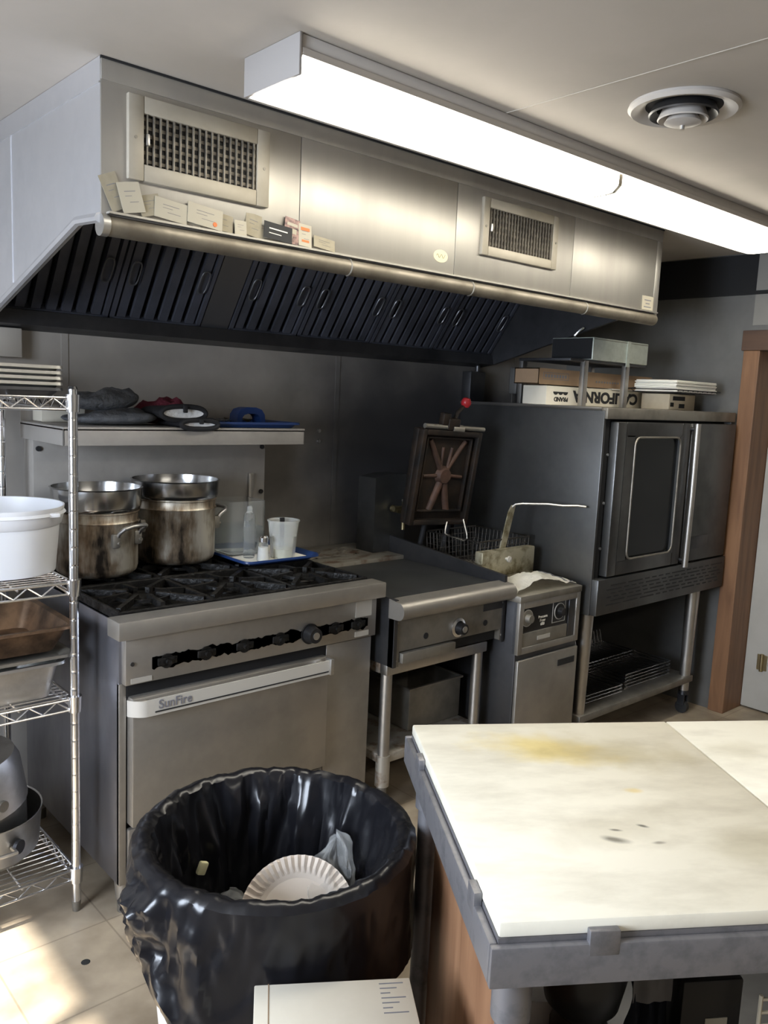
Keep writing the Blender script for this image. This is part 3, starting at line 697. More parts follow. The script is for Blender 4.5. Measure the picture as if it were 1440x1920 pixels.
hp = [(.955 + .045 * k / 8, 2.052 + .032 * (1 - k / 8) ** 2) for k in range(9)] + [(1.640, 2.052)]
f = MB().prism(hp + [(x, y + .006) for x, y in hp[::-1]], 'z', hz0, hz1)
hd = part('door_handle', f, 'handlestrip', dr)
for bx_ in (.985, 1.60): part('handle_bracket', MB().box((bx_, 2.056, .627), (bx_ + .022, RF - .03, .655), .002), 'range', dr)
part('handle_end', MB().box((1.628, 2.044, .614), (1.642, 2.075, .668), .002), 'alu', hd)
part('accent_stripe', MB().box((1.02, 2.0508, .624), (1.625, 2.0522, .628)), 'ink', hd)
text('lettering', 'SunFire', 'inkgrey', hd, (1.030, 2.0512, .6335), (1, 0, .0), (0, 0, 1), .036, .0006, sx=.95, offset=.0006)
part('right_panel', MB().box((1.662, RF - .006, .104), (RX1 - .001, RF + .012, .692), .002), 'range', rg)
kp = part('kick_panel', MB().box((RX0 + .024, RF - .012, .108), (1.655, RF + .008, .268), .003), 'range', rg)
part('data_plate', MB().box((.982, RF - .0135, .205), (1.10, RF - .012, .248)), 'label', kp)
for x, y in ((.975, 2.155), (1.83, 2.155), (.975, 2.83), (1.83, 2.83)):
    lg = part('leg', MB().cyl((x, y, .04), (x, y, .105), .022, .027), 'range', rg)
    part('adjusting_foot', MB().cyl((x, y, 0), (x, y, .042), .018, .019), 'greasy', lg)
part('cooktop', MB().box((RX0 + .002, 2.125, .855), (RX1 - .002, RB, .872), .002), 'iron', rg)
for i in range(3):
    for j in range(2):
        x0, x1 = RX0 + .012 + i * .297, RX0 + .012 + (i + 1) * .297 - .006; y0, y1 = 2.14 + j * .345, 2.14 + (j + 1) * .345 - .008
        cx, cy = (x0 + x1) / 2, (y0 + y1) / 2
        f = MB(); zt = .905
        for (a, b) in (((x0, y0), (x1, y0)), ((x1, y0), (x1, y1)), ((x1, y1), (x0, y1)), ((x0, y1), (x0, y0))):
            lo = (min(a[0], b[0]) - (.0 if a[0] != b[0] else .0), min(a[1], b[1])); hi = (max(a[0], b[0]), max(a[1], b[1]))
            f.box((lo[0] - .005, lo[1] - .005, .872), (hi[0] + .005, hi[1] + .005, zt - .006), .003)
        for k in range(8):
            a = PI / 4 * k; d = Vector((math.cos(a), math.sin(a), 0)); e = Vector((-d.y, d.x, 0)) * .007
            R_ = .135 if k % 2 == 0 else .19
            R_ = min(R_, min(((x1 - x0) / 2) / max(abs(d.x), 1e-6), ((y1 - y0) / 2) / max(abs(d.y), 1e-6)))
            c = Vector((cx, cy, 0)); p0 = c + d * .045; p1 = c + d * R_
            q = [(p0 - e, .888), (p0 + e, .888), (p0 + e, zt + .002), (p0 - e, zt + .002)]; q2 = [(p1 - e, .88), (p1 + e, .88), (p1 + e, zt - .004), (p1 - e, zt - .004)]
            A = f.ring([Vector((v.x, v.y, z)) for v, z in q]); B = f.ring([Vector((v.x, v.y, z)) for v, z in q2]); f.bridge(A, B); f.cap(A, True); f.cap(B)
        f.lathe([(.078, .889), (.086, .889), (.086, .899), (.078, .899), (.078, .889)], (cx, cy, 0), 28)
        g = part('burner_grate', f, 'iron', rg, smooth=False)
        part('burner_head', MB().lathe([(.0, .890), (.03, .890), (.042, .882), (.05, .876), (.05, .872)], (cx, cy, 0), 24), 'iron', g)
part('backguard', MB().box((.967, 2.835, .872), (1.88, RB + .05, 1.325), .003), 'backguard', rg)
for x, z in ((.985, 1.295), (1.862, 1.295), (1.862, 1.115), (1.862, .94), (.985, .94)): part('backguard_bolt', MB().cyl((x, 2.829, z), (x, 2.836, z), .009, n=12), 'ink', rg)
f = MB(); f.box((.949, 2.52, 1.372), (1.843, RB + .03, 1.385), .002); f.box((.949, 2.52, 1.327), (1.843, 2.526, 1.380), .002)
f.box((.949, 2.52, 1.327), (.955, RB + .03, 1.380), .002); f.box((1.837, 2.52, 1.327), (1.843, RB + .03, 1.380), .002)
f.box((.949, RB + .024, 1.372), (1.843, RB + .03, 1.44), .002)
part('high_shelf', f, 'backguard', rg)
part('shelf_bracket', MB().box((.967, 2.60, 1.325), (.98, 2.85, 1.372)), 'greasy', rg)

# things on the high shelf
def folded_mitt(label, cx, cy, z, sx, sy, sz, rot, seed, m):
    o = thing('oven_mitt', label, 'oven mitt', (cx, cy, z), rot)
    f = MB()
    def fn(u, v):
        a = 2 * PI * u; p = PI * (v - .5)
        c = math.cos(p); x = (abs(math.cos(a)) ** .7) * math.copysign(1, math.cos(a)) * c; y = (abs(math.sin(a)) ** .7) * math.copysign(1, math.sin(a)) * c
        n = noise.noise(Vector((x * 2 + seed, y * 2, v * 2))) * .28
        n2 = noise.noise(Vector((x * 5 + seed, y * 5, v * 3))) * .10
        zz = (math.sin(p) * .5 + .5) * sz * (1 + n * 1.3 + n2) * (1 + .25 * x)
        return (x * sx * (1 + n * .35), y * sy * (1 + n * .3), max(0, zz))
    f.grid(fn, 40, 20, True)
    part('mitt_fabric', f, m, o, local=True)
    return o
o_ = folded_mitt('folded grey oven mitt underneath at the left of the high shelf', 1.155, 2.66, 1.386, .150, .085, .045, -.1, 3.1, 'mittgrey')
o_ = folded_mitt('crumpled grey oven mitt lying on top of the folded one', 1.14, 2.70, 1.43, .125, .075, .068, .12, 9.7, 'mittgrey')
folded_mitt('red cloth mitt behind the two black trimmed mitts', 1.37, 2.74, 1.386, .095, .06, .082, .1, 5.5, 'mittred')
def cuff(label, cx, z, w, h, depth, fy=2.53):
    o = thing('oven_mitt', label, 'oven mitt', (cx, fy + .07, z))
    n = 32
    def el(k, s, y, j=0): 
        a = 2 * PI * k / n
        return (cx + w * s * math.cos(a), y, z + h + h * s * math.sin(a) * (1 + .10 * math.cos(2 * a)))
    f = MB(); f.tube([el(k, 1, fy) for k in range(n)], .0085, 8, True)
    part('black_binding', f, 'mittblack', o)
    f = MB(); A = f.ring([el(k, .98, fy) for k in range(n)]); B = f.ring([el(k, .7, fy + .004) for k in range(n)]); C = f.ring([el(k, .2, fy + .008) for k in range(n)])
    f.bridge(A, B); f.bridge(B, C); f.cap(C); part('white_lining', f, 'lining', o)
    f = MB(); A = f.ring([el(k, 1.04, fy + .005) for k in range(n)]); B = f.ring([el(k, 1.0, fy + .09) for k in range(n)]); C = f.ring([el(k, .8, fy + .09 + depth) for k in range(n)])
    f.bridge(A, B); f.bridge(B, C); f.cap(C); part('mitt_fabric', f, 'mittblack', o)
    f = MB(); f.box((cx - .008, fy - .014, z + h * 1.1), (cx + .008, fy - .006, z + h * 2.1), .003); part('hanging_loop', f, 'mittblack', o)
cuff('upper black trimmed oven mitt showing its white lining', 1.362, 1.405, .082, .026, .12, 2.545)
cuff('lower black trimmed oven mitt poking over the shelf edge', 1.402, 1.380, .068, .0165, .16, 2.508)
sheet_pan('serving_tray', 'blue plastic tray lying on the high shelf', 'tray', 1.42, 2.535, 1.83, 2.82, 1.386, .018, 'blue', rim=.008)
dw = thing('tray_caddy', 'dark blue arched carrier handle standing in the blue tray', 'carrier', (1.69, 2.68, 1.388))
f = MB()
P = [(-.062, 0), (-.058, .04), (-.045, .058), (-.02, .066), (.02, .066), (.045, .058), (.058, .04), (.062, 0)]
A1 = [f.ring([(1.69 + x, y, 1.389 + z) for x, z in P]) for y in (2.645, 2.70)]
P2 = [(-.040, 0), (-.038, .028), (-.03, .038), (-.012, .043), (.012, .043), (.03, .038), (.038, .028), (.040, 0)]
A2 = [f.ring([(1.69 + x, y, 1.389 + z) for x, z in P2]) for y in (2.645, 2.70)]
f.bridge(A1[0], A1[1], False); f.bridge(A2[0], A2[1], False); f.bridge(A1[0], A2[0], False); f.bridge(A1[1], A2[1], False)
part('arch', f, 'blue', dw)
for k, (x, y, w, a, l) in enumerate(((1.54, 2.64, .09, .1, 'clear wrapped packet at the left in the blue tray'), (1.585, 2.70, .07, -.4, 'shiny packet leaning beside the carrier handle'), (1.70, 2.75, .1, .2, 'pale packet behind the arched carrier handle'))):
    f = MB(); f.grid(lambda u, v: (x + (u - .5) * w, y + (v - .5) * .06, 1.390 + .016 + .012 * noise.noise(Vector((u * 4 + k, v * 4, k)))), 12, 8)
    bmesh.ops.solidify(f.bm, geom=list(f.bm.faces), thickness=.012)
    tag(part('packet', f, ('wrap', 'alu', 'card')[k]), l, 'packet', 'packets in the blue tray')
tag(part('cutting_board', MB().box((.985, 2.80, 1.3855), (1.13, 2.885, 1.432), .003), 'carton'), 'plain beige slab at the back left of the high shelf', 'board')

# stock pots on the burners
def stock_pot(label, lab2, cx, cy, r, h, ins_r, ins_h, hang):
    z = .9075
    t = thing('stock_pot', label, 'pot', (cx, cy, z), group='stock pots on the range')
    part('pot_body', MB().lathe([(0, .004), (r - .02, .004), (r - .004, .016), (r, .03), (r, h - .035), (r + .004, h - .03), (r, h - .025), (r, h - .003), (r + .005, h), (r + .002, h + .003), (r - .003, h), (r - .003, .025), (r - .02, .006), (0, .006)], (cx, cy, z), 56), 'burntpot', t)
    for a in hang:
        a = math.radians(a); d = Vector((math.cos(a), math.sin(a), 0)); e = Vector((-d.y, d.x, 0)); c = Vector((cx, cy, z + h * .66))
        A = c + d * r - e * .05; B = c + d * r + e * .05; upz = Vector((0, 0, .03))
        f = MB(); f.tube([A, A + d * .01 + upz * .5, A + d * .03 + upz, A + d * .042 + upz * 1.2 + e * .02, B + d * .042 + upz * 1.2 - e * .02, B + d * .03 + upz, B + d * .01 + upz * .5, B], .0065, 10)
        hh = part('loop_handle', f, 'alu', t)
        for p in (A, B):
            f = MB(); f.box((-.014, -.014, -.035), (.014, .014, .012), .008, M=Matrix.Translation(p - d * .008))
            f.cyl(p + d * .004 - Vector((0, 0, .018)), p + d * .011 - Vector((0, 0, .018)), .006, n=10)
            part('rivet_plate', f, 'greasy', hh)
    zi = z + h - .012
    o = thing('steel_insert', lab2, 'pan', (cx, cy, zi), group='steel inserts on the stock pots')
    part('insert_wall', MB().lathe([(ins_r - .014, .013), (ins_r - .006, .018), (ins_r - .002, .03), (ins_r, ins_h), (ins_r + .004, ins_h + .003), (ins_r - .002, ins_h + .004), (ins_r - .006, .035), (ins_r - .014, .02), (0, .017), (0, .013), (ins_r - .014, .013)], (cx, cy, zi), 56), 'insert', o)
stock_pot('burnt stock pot with a curved side handle behind the wire post', 'shallow steel insert on the pot behind the wire post', 1.085, 2.60, .128, .208, .140, .085, (-65,))
stock_pot('burnt stock pot on the rear burner beside the blue tray', 'shallow steel insert on the pot beside the blue tray', 1.402, 2.675, .138, .225, .150, .075, (-5, 170))

# small blue tray of condiments on the burners
sheet_pan('serving_tray', 'small blue tray with a white inside resting on the burners', 'tray', 1.555, 2.44, 1.865, 2.79, .9075, .016, 'blue', rim=.008)
tag(part('tray_liner', MB().box((1.572, 2.457, .9092), (1.848, 2.773, .9112), .002), 'paper'), 'white liner sheet in the small blue tray', 'liner')
zt = .9114
cc = thing('square_container', 'clear square container half full of water on the small tray', 'container', (1.66, 2.68, zt))
f = MB(); x0, x1, y0, y1 = 1.585, 1.735, 2.60, 2.755
f.box((x0, y0, zt), (x1, y1, zt + .205), .012); 
top = [q for q in f.bm.faces if q.calc_center_median().z > zt + .2]; bmesh.ops.delete(f.bm, geom=top, context='FACES')
bmesh.ops.solidify(f.bm, geom=list(f.bm.faces), thickness=.003)
part('container_wall', f, 'clear', cc)
part('water', MB().box((x0 + .005, y0 + .005, zt + .004), (x1 - .005, y1 - .005, zt + .105), .008), 'water', cc)
sb = thing('squeeze_bottle', 'tall slim clear bottle standing before the square container', 'bottle', (1.64, 2.56, zt))
part('bottle_body', MB().lathe([(0, 0), (.019, 0), (.021, .006), (.021, .155), (.014, .168), (.010, .17), (.010, .185), (.0, .186)], (1.64, 2.565, zt), 24), 'clear', sb)
part('cap', MB().cyl((1.64, 2.565, zt + .165), (1.64, 2.565, zt + .19), .011, .008), 'cup', sb)
ss = thing('salt_shaker', 'glass salt shaker with a metal lid on the small tray', 'shaker', (1.652, 2.49, zt))
part('glass_body', MB().lathe([(0, 0), (.021, 0), (.022, .005), (.018, .06), (.015, .07)], (1.652, 2.49, zt), 10), 'clear', ss)
part('salt', MB().lathe([(0, .001), (.0185, .001), (.019, .005), (.017, .05), (0, .052)], (1.652, 2.49, zt), 10), 'salt', ss)
part('metal_lid', MB().lathe([(.0155, .068), (.018, .07), (.018, .085), (.012, .092), (0, .093)], (1.652, 2.49, zt), 20), 'chrome', ss)
pc = thing('plastic_cup', 'cloudy plastic cup of pale yellow liquid on the small tray', 'cup', (1.752, 2.51, zt))
part('cup_wall', MB().lathe([(0, .003), (.042, .003), (.057, .135), (.060, .136), (.060, .14), (.056, .141), (.044, 0), (0, 0)], (1.752, 2.51, zt), 36), 'cup', pc)
part('oil', MB().lathe([(0, .004), (.041, .004), (.0445, .035), (0, .035)], (1.752, 2.51, zt), 36), 'oil', pc)
tag(part('brush_handle', MB().box((1.752, 2.530, zt + .02), (1.772, 2.538, zt + .145), .003), 'plastic_black'), 'black handle standing in the plastic cup', 'utensil')
wb = MB(); wb.grid(lambda u, v: (1.715 + .03 * math.cos(2 * PI * u) * (1 - v) * (1 + .3 * noise.noise(Vector((u * 6, v * 4, 1)))), 2.60 + .03 * math.sin(2 * PI * u) * (1 - v), zt + .001 + .075 * v), 20, 8, True)
tag(part('plastic_scrap', wb, 'wrap'), 'crumpled clear plastic between the shaker and the cup', 'plastic')
tag(part('steel_strip', MB().box((1.80, 2.822, .95), (1.822, 2.8335, 1.19), .002), 'steel'), 'thin upright steel strip leaning on the range backguard', 'strip')

# ------------------------------------------------------------------ griddle on its stand
GX0, GX1 = 1.888, 2.468
gd = thing('griddle', 'countertop gas griddle with one knob right of the range', 'griddle', (2.18, 2.35, .59))
part('left_side', MB().prism([(2.03, .592), (2.70, .592), (2.70, .90), (2.13, .835), (2.03, .832)], 'x', GX0, GX0 + .014), 'darksteel', gd)
part('right_side', MB().prism([(2.03, .592), (2.93, .592), (2.93, .93), (2.70, .91), (2.03, .855)], 'x', GX1 - .014, GX1), 'darksteel', gd)
part('body_core', MB().box((GX0 + .014, 2.06, .60), (GX1 - .014, 2.92, .79)), 'black', gd)
fp = part('front_panel', MB().prism([(GX0, .592), (GX0 + .03, .592), (GX0 + .03, .645), (GX1 - .08, .645), (GX1 - .02, .645), (GX1 - .02, .60), (GX1, .60), (GX1, .775), (GX0, .775)], 'y', 2.035, 2.06), 'greasy', gd)
pr = [(2.06, .765)] + [(2.012 + .030 * math.cos(math.radians(a)), .797 + .031 * math.sin(math.radians(a))) for a in range(270, 79, -19)] + [(2.06, .832)]
part('bullnose', MB().prism(pr, 'x', GX0 - .004, GX1 + .006), 'range', gd)
part('grease_trough', MB().box((GX0 + .014, 2.06, .79), (GX1 - .014, 2.10, .80)), 'black', gd)
part('plate', MB().box((GX0 + .014, 2.098, .79), (GX1 - .014, 2.60, .822), .003), 'griddle', gd)
part('rear_deck', MB().box((GX0 + .002, 2.60, .79), (GX1 - .014, 2.945, .838), .004), 'scrap', gd)
for x in (2.045, 2.36): part('pilot_hole', MB().cyl((x, 2.0335, .682), (x, 2.0355, .682), .0115, n=20), 'ink', fp)
kb = part('knob', MB().cyl((2.208, 2.030, .688), (2.208, 2.035, .688), .034, n=28).cyl((2.208, 1.998, .688), (2.208, 2.03, .688), .020, .024, n=24), 'plastic_black', fp)
part('chrome_bezel', MB().lathe([(.026, 0), (.036, 0), (.036, .006), (.026, .010)], (0, 0, 0), 28).xform(Matrix.Translation((2.208, 2.034, .688)) @ Matrix.Rotation(PI / 2, 4, 'X')), 'chrome', kb)
part('knob_cap', MB().cyl((2.208, 1.996, .688), (2.208, 1.999, .688), .012, n=20), 'alu', kb)
part('badge', MB().box((2.345, 2.033, .728), (2.452, 2.0352, .756)), 'darksteel', fp)
part('grease_drawer', MB().box((GX0 + .035, 2.02, .604), (GX0 + .30, 2.06, .640), .003), 'greasy', gd)
for x, z in ((GX0 + .012, .75), (GX0 + .012, .615), (GX1 - .012, .75), (GX1 - .012, .62)): part('panel_screw', MB().cyl((x, 2.031, z), (x, 2.036, z), .005, n=10), 'alu', fp)
part('flue_riser', MB().prism([(2.36, .838), (2.54, .838), (2.54, 1.178), (2.45, 1.178), (2.36, 1.165)], 'y', 2.70, 2.815), 'oven', gd)
tag(part('food_debris', MB().grid(lambda u, v: (1.95 + .38 * u, 2.70 + .15 * v + .03 * noise.noise(Vector((u * 5, 1, 2))), .8385 + .010 * max(0, noise.noise(Vector((u * 16, v * 8, 5))) + .1)), 60, 24), 'scrap'), 'rusty flakes of burnt food on the griddle rear deck', 'food debris', kind='stuff')
gs = thing('griddle_stand', 'low steel equipment stand under the griddle', 'stand', (2.18, 2.38, 0))
for (x, y) in ((1.925, 2.10), (2.40, 2.10), (1.925, 2.85), (2.40, 2.85)):
    lg = part('leg', MB().cyl((x, y, .19), (x, y, .565), .021), 'steel', gs)
    part('leg_sleeve', MB().cyl((x, y, .13), (x, y, .245), .026), 'rusty', lg)
    part('foot', MB().cyl((x, y, 0), (x, y, .13), .018), 'greasy', lg)
part('top_rail', MB().box((1.90, 2.072, .548), (2.425, 2.11, .591), .006), 'steel', gs)
part('top_rail', MB().box((1.90, 2.11, .548), (1.945, 2.87, .591), .006), 'rusty', gs)
part('top_rail', MB().box((2.38, 2.11, .548), (2.425, 2.87, .591), .006), 'rusty', gs)
part('undershelf', MB().box((1.905, 2.085, .215), (2.42, 2.87, .25), .006), 'rusty', gs)
bx = thing('steel_bin', 'deep steel pan standing on the griddle stand shelf', 'pan', (2.27, 2.36, .2505))
f = MB(); f.box((2.13, 2.19, .2505), (2.415, 2.50, .42), .008)
bmesh.ops.delete(f.bm, geom=[q for q in f.bm.faces if q.calc_center_median().z > .415], context='FACES'); bmesh.ops.solidify(f.bm, geom=list(f.bm.faces), thickness=.004)
part('bin_wall', f, 'greasy', bx)
part('bin_rim', MB().frame(2.125, 2.185, 2.42, 2.505, .010, -.42, -.412).xform(Matrix(((1, 0, 0, 0), (0, 0, 1, 0), (0, -1, 0, 0), (0, 0, 0, 1)))), 'greasy', bx)

# ------------------------------------------------------------------ pressure fryer
FX0, FX1, FY = 2.478, 2.868, 1.965
fr = thing('pressure_fryer', 'narrow floor standing pressure fryer between griddle and oven', 'fryer', (2.67, 2.25, 0))
part('body', MB().box((FX0, FY + .012, .10), (FX1, 2.58, .768), .004), 'darksteel', fr)  # dark steel colour stands in for shade on the left side
part('top_rim', MB().box((FX0 - .003, FY - .002, .755), (FX1 + .004, 2.58, .782), .004), 'greasy', fr)
f = MB(); f.frame(FX0, .548, FX1, .756, .026, FY, FY + .03, .002)
part('control_surround', f, 'range', fr)
f = MB(); f.box((FX0 + .026, FY + .008, .635), (FX1 - .075, FY + .014, .735), .002)
cpn = part('control_panel', f, 'plastic_black', fr)
part('panel_sill', MB().box((FX0 + .026, FY + .004, .575), (FX1 - .075, FY + .014, .63), .002), 'greasy', fr)
part('panel_cheek', MB().box((FX1 - .07, FY + .004, .575), (FX1 - .03, FY + .014, .735), .002), 'darksteel', fr)
for kx in (2.53, 2.735):
    k = part('control_knob', MB().cyl((kx, FY + .002, .69), (kx, FY + .008, .69), .031, n=28).cyl((kx, FY - .018, .69), (kx, FY + .002, .69), .016, .018, n=20), 'greasy' if kx < 2.6 else 'plastic_black', cpn)
    part('dial_ring', MB().lathe([(.029, 0), (.034, 0), (.034, .003), (.029, .003), (.029, 0)], (0, 0, 0), 28).xform(Matrix.Translation((kx, FY + .006, .69)) @ Matrix.Rotation(PI / 2, 4, 'X')), 'label', k)
for b_, z in (('Pressure', .677), ('Fryer', .662), ('600', .647)):
    text('lettering', b_, 'paper', cpn, (2.632, FY + .0075, z), (1, 0, 0), (0, 0, 1), .0165, .0005, 'CENTER')
part('badge', MB().box((2.60, FY + .0025, .592), (2.68, FY + .0042, .608)), 'label', fr)
part('panel_outline', MB().frame(2.693, .645, 2.777, .732, .002, FY + .0065, FY + .0082), 'label', cpn)
dd = part('door', MB().box((FX0 + .004, FY - .004, .10), (FX1, FY + .012, .525), .004), 'range', fr)
part('door_badge', MB().box((2.735, FY - .0065, .462), (2.845, FY - .004, .488)), 'ink', dd)
part('toe_gap', MB().box((FX0 + .02, FY + .03, .02), (FX1 - .02, 2.55, .10)), 'ink', fr)
for x, y in ((2.51, 2.0), (2.84, 2.0), (2.51, 2.54), (2.84, 2.54)): part('foot', MB().cyl((x, y, 0), (x, y, .1), .016), 'greasy', fr)
part('pot_rim', MB().lathe([(.145, .785), (.15, .80), (.165, .80), (.17, .782)], (2.675, 2.40, 0), 40), 'greasy', fr)
# raised lid, tilted back on its hinge
Lp = thing('fryer_lid', 'raised rusty fryer lid with an X of ribs and a red knob', 'lid', (2.52, 2.50, .95))
LM = Matrix.Translation((2.525, 2.48, .985)) @ Matrix.Rotation(math.radians(2), 4, 'Y') @ Matrix.Rotation(math.radians(7), 4, 'X') @ Matrix.Rotation(math.radians(-3), 4, 'Z')
def lbox(mb, a, b, bev=.003): return mb.box(a, b, bev)
f = MB(); w, h = .168, .405
f.box((-w, .02, 0), (w, .055, h), .006); f.xform(LM); plt = part('lid_plate', f, 'lid', Lp)
f = MB(); f.frame(-w, 0, w, h, .022, -.012, .022, .004); f.frame(-w + .038, .055, w - .038, h - .03, .008, .002, .022, .002); f.xform(LM); part('lid_rim', f, 'lid', Lp)
f = MB()
for (a, b, r) in (((0, .21), (-.10, .36), .013), ((0, .21), (.10, .36), .011), ((0, .21), (-.05, .06), .017), ((0, .21), (.05, .06), .017), ((0, .21), (-.11, .205), .008), ((0, .21), (.11, .205), .008), ((-.02, .24), (-.02, .33), .008), ((.02, .24), (.03, .33), .008)):
    f.cyl((a[0], .018, a[1]), (b[0], .018, b[1]), r * 1.1, r * .9, n=10)
f.cyl((0, .022, .21), (0, -.004, .21), .042, .030, n=24); f.xform(LM); part('cross_ribs', f, 'lidrib', Lp)
f = MB(); f.cyl((-.15, .01, h + .012), (.19, .01, h + .012), .010, n=14); f.cyl((-.0, .01, h + .005), (.06, .01, h + .005), .02, n=14); f.xform(LM); part('clamp_bar', f, 'greasy', Lp)
f = MB(); f.box((-.03, -.005, h), (.035, .05, h + .05), .006); f.box((-.06, 0, h + .02), (-.02, .03, h + .07), .004); f.tube([(.02, .02, h + .04), (.03, .02, h + .075), (.06, .02, h + .105)], .009); f.xform(LM); part('clamp_block', f, 'lid', Lp)
f = MB(); f.lathe([(0, -.022), (.013, -.020), (.021, -.008), (.022, .004), (.015, .018), (0, .022)], (.068, .02, h + .12), 20); f.xform(LM); part('red_ball_knob', f, 'redknob', Lp)
for hx in (-.02, .12): part('hinge_arm', MB().cyl((hx, .05, .03), (hx, .07, -.17), .012).xform(LM), 'black', Lp)
part('hanging_bail', MB().tube([(2.575, 2.47, 1.0), (2.545, 2.45, .965), (2.54, 2.445, .95), (2.55, 2.44, .942), (2.63, 2.42, .915), (2.652, 2.42, .922), (2.655, 2.425, .94), (2.665, 2.46, 1.0)], .0035, 8), 'alu', Lp)
# valve by the flue
vv = thing('gas_valve', 'small brass valve on the dark metal flue', 'valve', (2.47, 2.66, 1.0))
f = MB(); f.cyl((2.455, 2.69, 1.03), (2.455, 2.64, 1.03), .016); f.cyl((2.425, 2.65, 1.035), (2.50, 2.65, 1.035), .011); f.cyl((2.485, 2.65, .94), (2.485, 2.65, 1.07), .009); part('valve_body', f, 'brass', vv)
part('valve_handle', MB().tube([(2.47, 2.645, 1.07), (2.50, 2.64, 1.075)], .006), 'alu', vv)
# wire baskets with long handle
bk = thing('fry_basket', 'wire fry basket with a long bent handle on the fryer', 'basket', (2.67, 2.40, .80))
f = MB(); bx0, bx1, by0, by1, bzz0, bzz1 = 2.535, 2.85, 2.24, 2.55, .812, .945
for k in range(17):
    x = bx0 + (bx1 - bx0) * k / 16
    f.tube([(x, by0, bzz1), (x, by0 + .015, bzz0), (x, by1 - .015, bzz0), (x, by1, bzz1)], .0012, 4)
for k in range(15):
    y = by0 + (by1 - by0) * k / 14
    f.tube([(bx0, y, bzz1), (bx0 + .012, y, bzz0), (bx1 - .012, y, bzz0), (bx1, y, bzz1)], .0012, 4)
for k in range(6):
    z = bzz0 + (bzz1 - bzz0) * k / 5; o = .013 * (1 - k / 5)
    f.tube([(bx0 + o, by0 + o, z), (bx1 - o, by0 + o, z), (bx1 - o, by1 - o, z), (bx0 + o, by1 - o, z)], .0012, 4, True)
part('wire_mesh', f, 'basketwire', bk)
f = MB(); f.tube([(bx0, by0, bzz1), (bx1, by0, bzz1), (bx1, by1, bzz1), (bx0, by1, bzz1)], .004, 8, True); part('rim_wire', f, 'basketwire', bk)
f = MB(); f.prism([(2.655, .895), (2.69, .895), (2.742, 1.085), (2.72, 1.088), (2.70, 1.06)], 'y', 2.236, 2.242); f.xform(Matrix.Identity(4))
hl = part('handle_strap', f, 'dirtysteel', bk)
part('handle_rod', MB().tube([(2.722, 2.239, 1.078), (2.730, 2.228, 1.092), (2.745, 2.205, 1.097), (2.80, 2.11, 1.104), (2.83, 2.06, 1.102), (2.86, 2.01, 1.107), (2.878, 1.98, 1.105)], .005, 8), 'alu', hl)
# greasy pan with a knob resting by the basket
dp = thing('drip_pan', 'grease spotted steel pan with a round knob behind the towel', 'pan', (2.65, 2.22, .80))
f = MB(); f.box((2.50, 2.19, .806), (2.832, 2.232, .912), .004)
part('pan_front', f, 'dirtysteel', dp)
part('round_knob', MB().lathe([(.006, 0), (.006, .012), (.013, .014), (.013, .022), (0, .026)], (0, 0, 0), 18).xform(Matrix.Translation((2.645, 2.19, .875)) @ Matrix.Rotation(PI / 2, 4, 'X')), 'label', dp)
part('pan_base', MB().box((2.50, 2.19, .783), (2.832, 2.234, .806), .003), 'dirtysteel', dp)
# towel
def tw(u, v):
    x = 2.475 + .385 * u; y = 1.985 + .175 * v
    hgt = .008 + .050 * math.exp(-((u - .42) / .30) ** 2) * math.sin(PI * min(1, .25 + .75 * v)) ** .7 + .020 * math.exp(-((u - .85) / .12) ** 2) * v + .014 * abs(noise.noise(Vector((u * 5, v * 3, 3)))) + .006 * noise.noise(Vector((u * 14, v * 9, 3)))
    edge = .012 * noise.noise(Vector((u * 5, v * 3, 9)))
    return (x + edge * .5, y + edge, .7825 + (hgt if 0 < u < 1 else .004))
f = MB(); f.grid(tw, 44, 20)
bmesh.ops.solidify(f.bm, geom=list(f.bm.faces), thickness=.004)
to = thing('towel', 'folded white kitchen towel with grey stripes on the fryer top', 'towel', (2.66, 2.07, .783))
part('towel_cloth', f, 'towel', to)
f = MB()
for du in (.88, .905):
    f.tube([(Vector(tw(du, v / 14)) + Vector((0, -.001, .0012))) for v in range(15)], .0016, 5)
part('stripe', f, 'inkgrey', to)

# ------------------------------------------------------------------ convection oven on its stand
OX0, OX1, OF, OB = 2.905, 3.995, 1.945, 2.74
ov = thing('convection_oven', 'dark steel convection oven with a glass door on a stand', 'oven', (3.45, 2.34, .65))
part('left_side', MB().box((OX0, OF, .65), (OX0 + .015, OB, 1.50), .003), 'oven', ov)
part('right_side', MB().box((OX1 - .015, OF, .65), (OX1, OB, 1.50), .003), 'oven', ov)
part('body_core', MB().box((OX0 + .015, OF + .035, .66), (OX1 - .015, OB, 1.49)), 'black', ov)
part('top_sheet', MB().box((OX0 - .004, OF + .02, 1.497), (OX1 + .004, OB + .003, 1.511), .003), 'steel', ov)
part('top_trim', MB().box((OX0 + .004, OF - .012, 1.465), (OX1 + .002, OF + .04, 1.511), .004), 'greasy', ov)
f = MB(); f.tube([(OX0 - .001, OF + .01, 1.503), (OX0 - .001, OB, 1.503)], .006)
part('side_bead', f, 'steel', ov)
part('left_stile', MB().box((OX0 + .016, OF + .005, .80), (OX0 + .05, OF + .036, 1.463)), 'black', ov)
ld = part('glass_door', MB().frame(2.965, .812, 3.545, 1.455, .066, OF - .03, OF + .02, .006).box((3.03, OF - .03, .87), (3.095, OF + .02, 1.40)).box((3.462, OF - .03, .87), (3.48, OF + .02, 1.40)), 'oven', ov)
part('window_pane', MB().box((3.09, OF - .018, .872), (3.468, OF - .006, 1.395)), 'glassdark', ld)
f = MB(); r = .035; pts = []
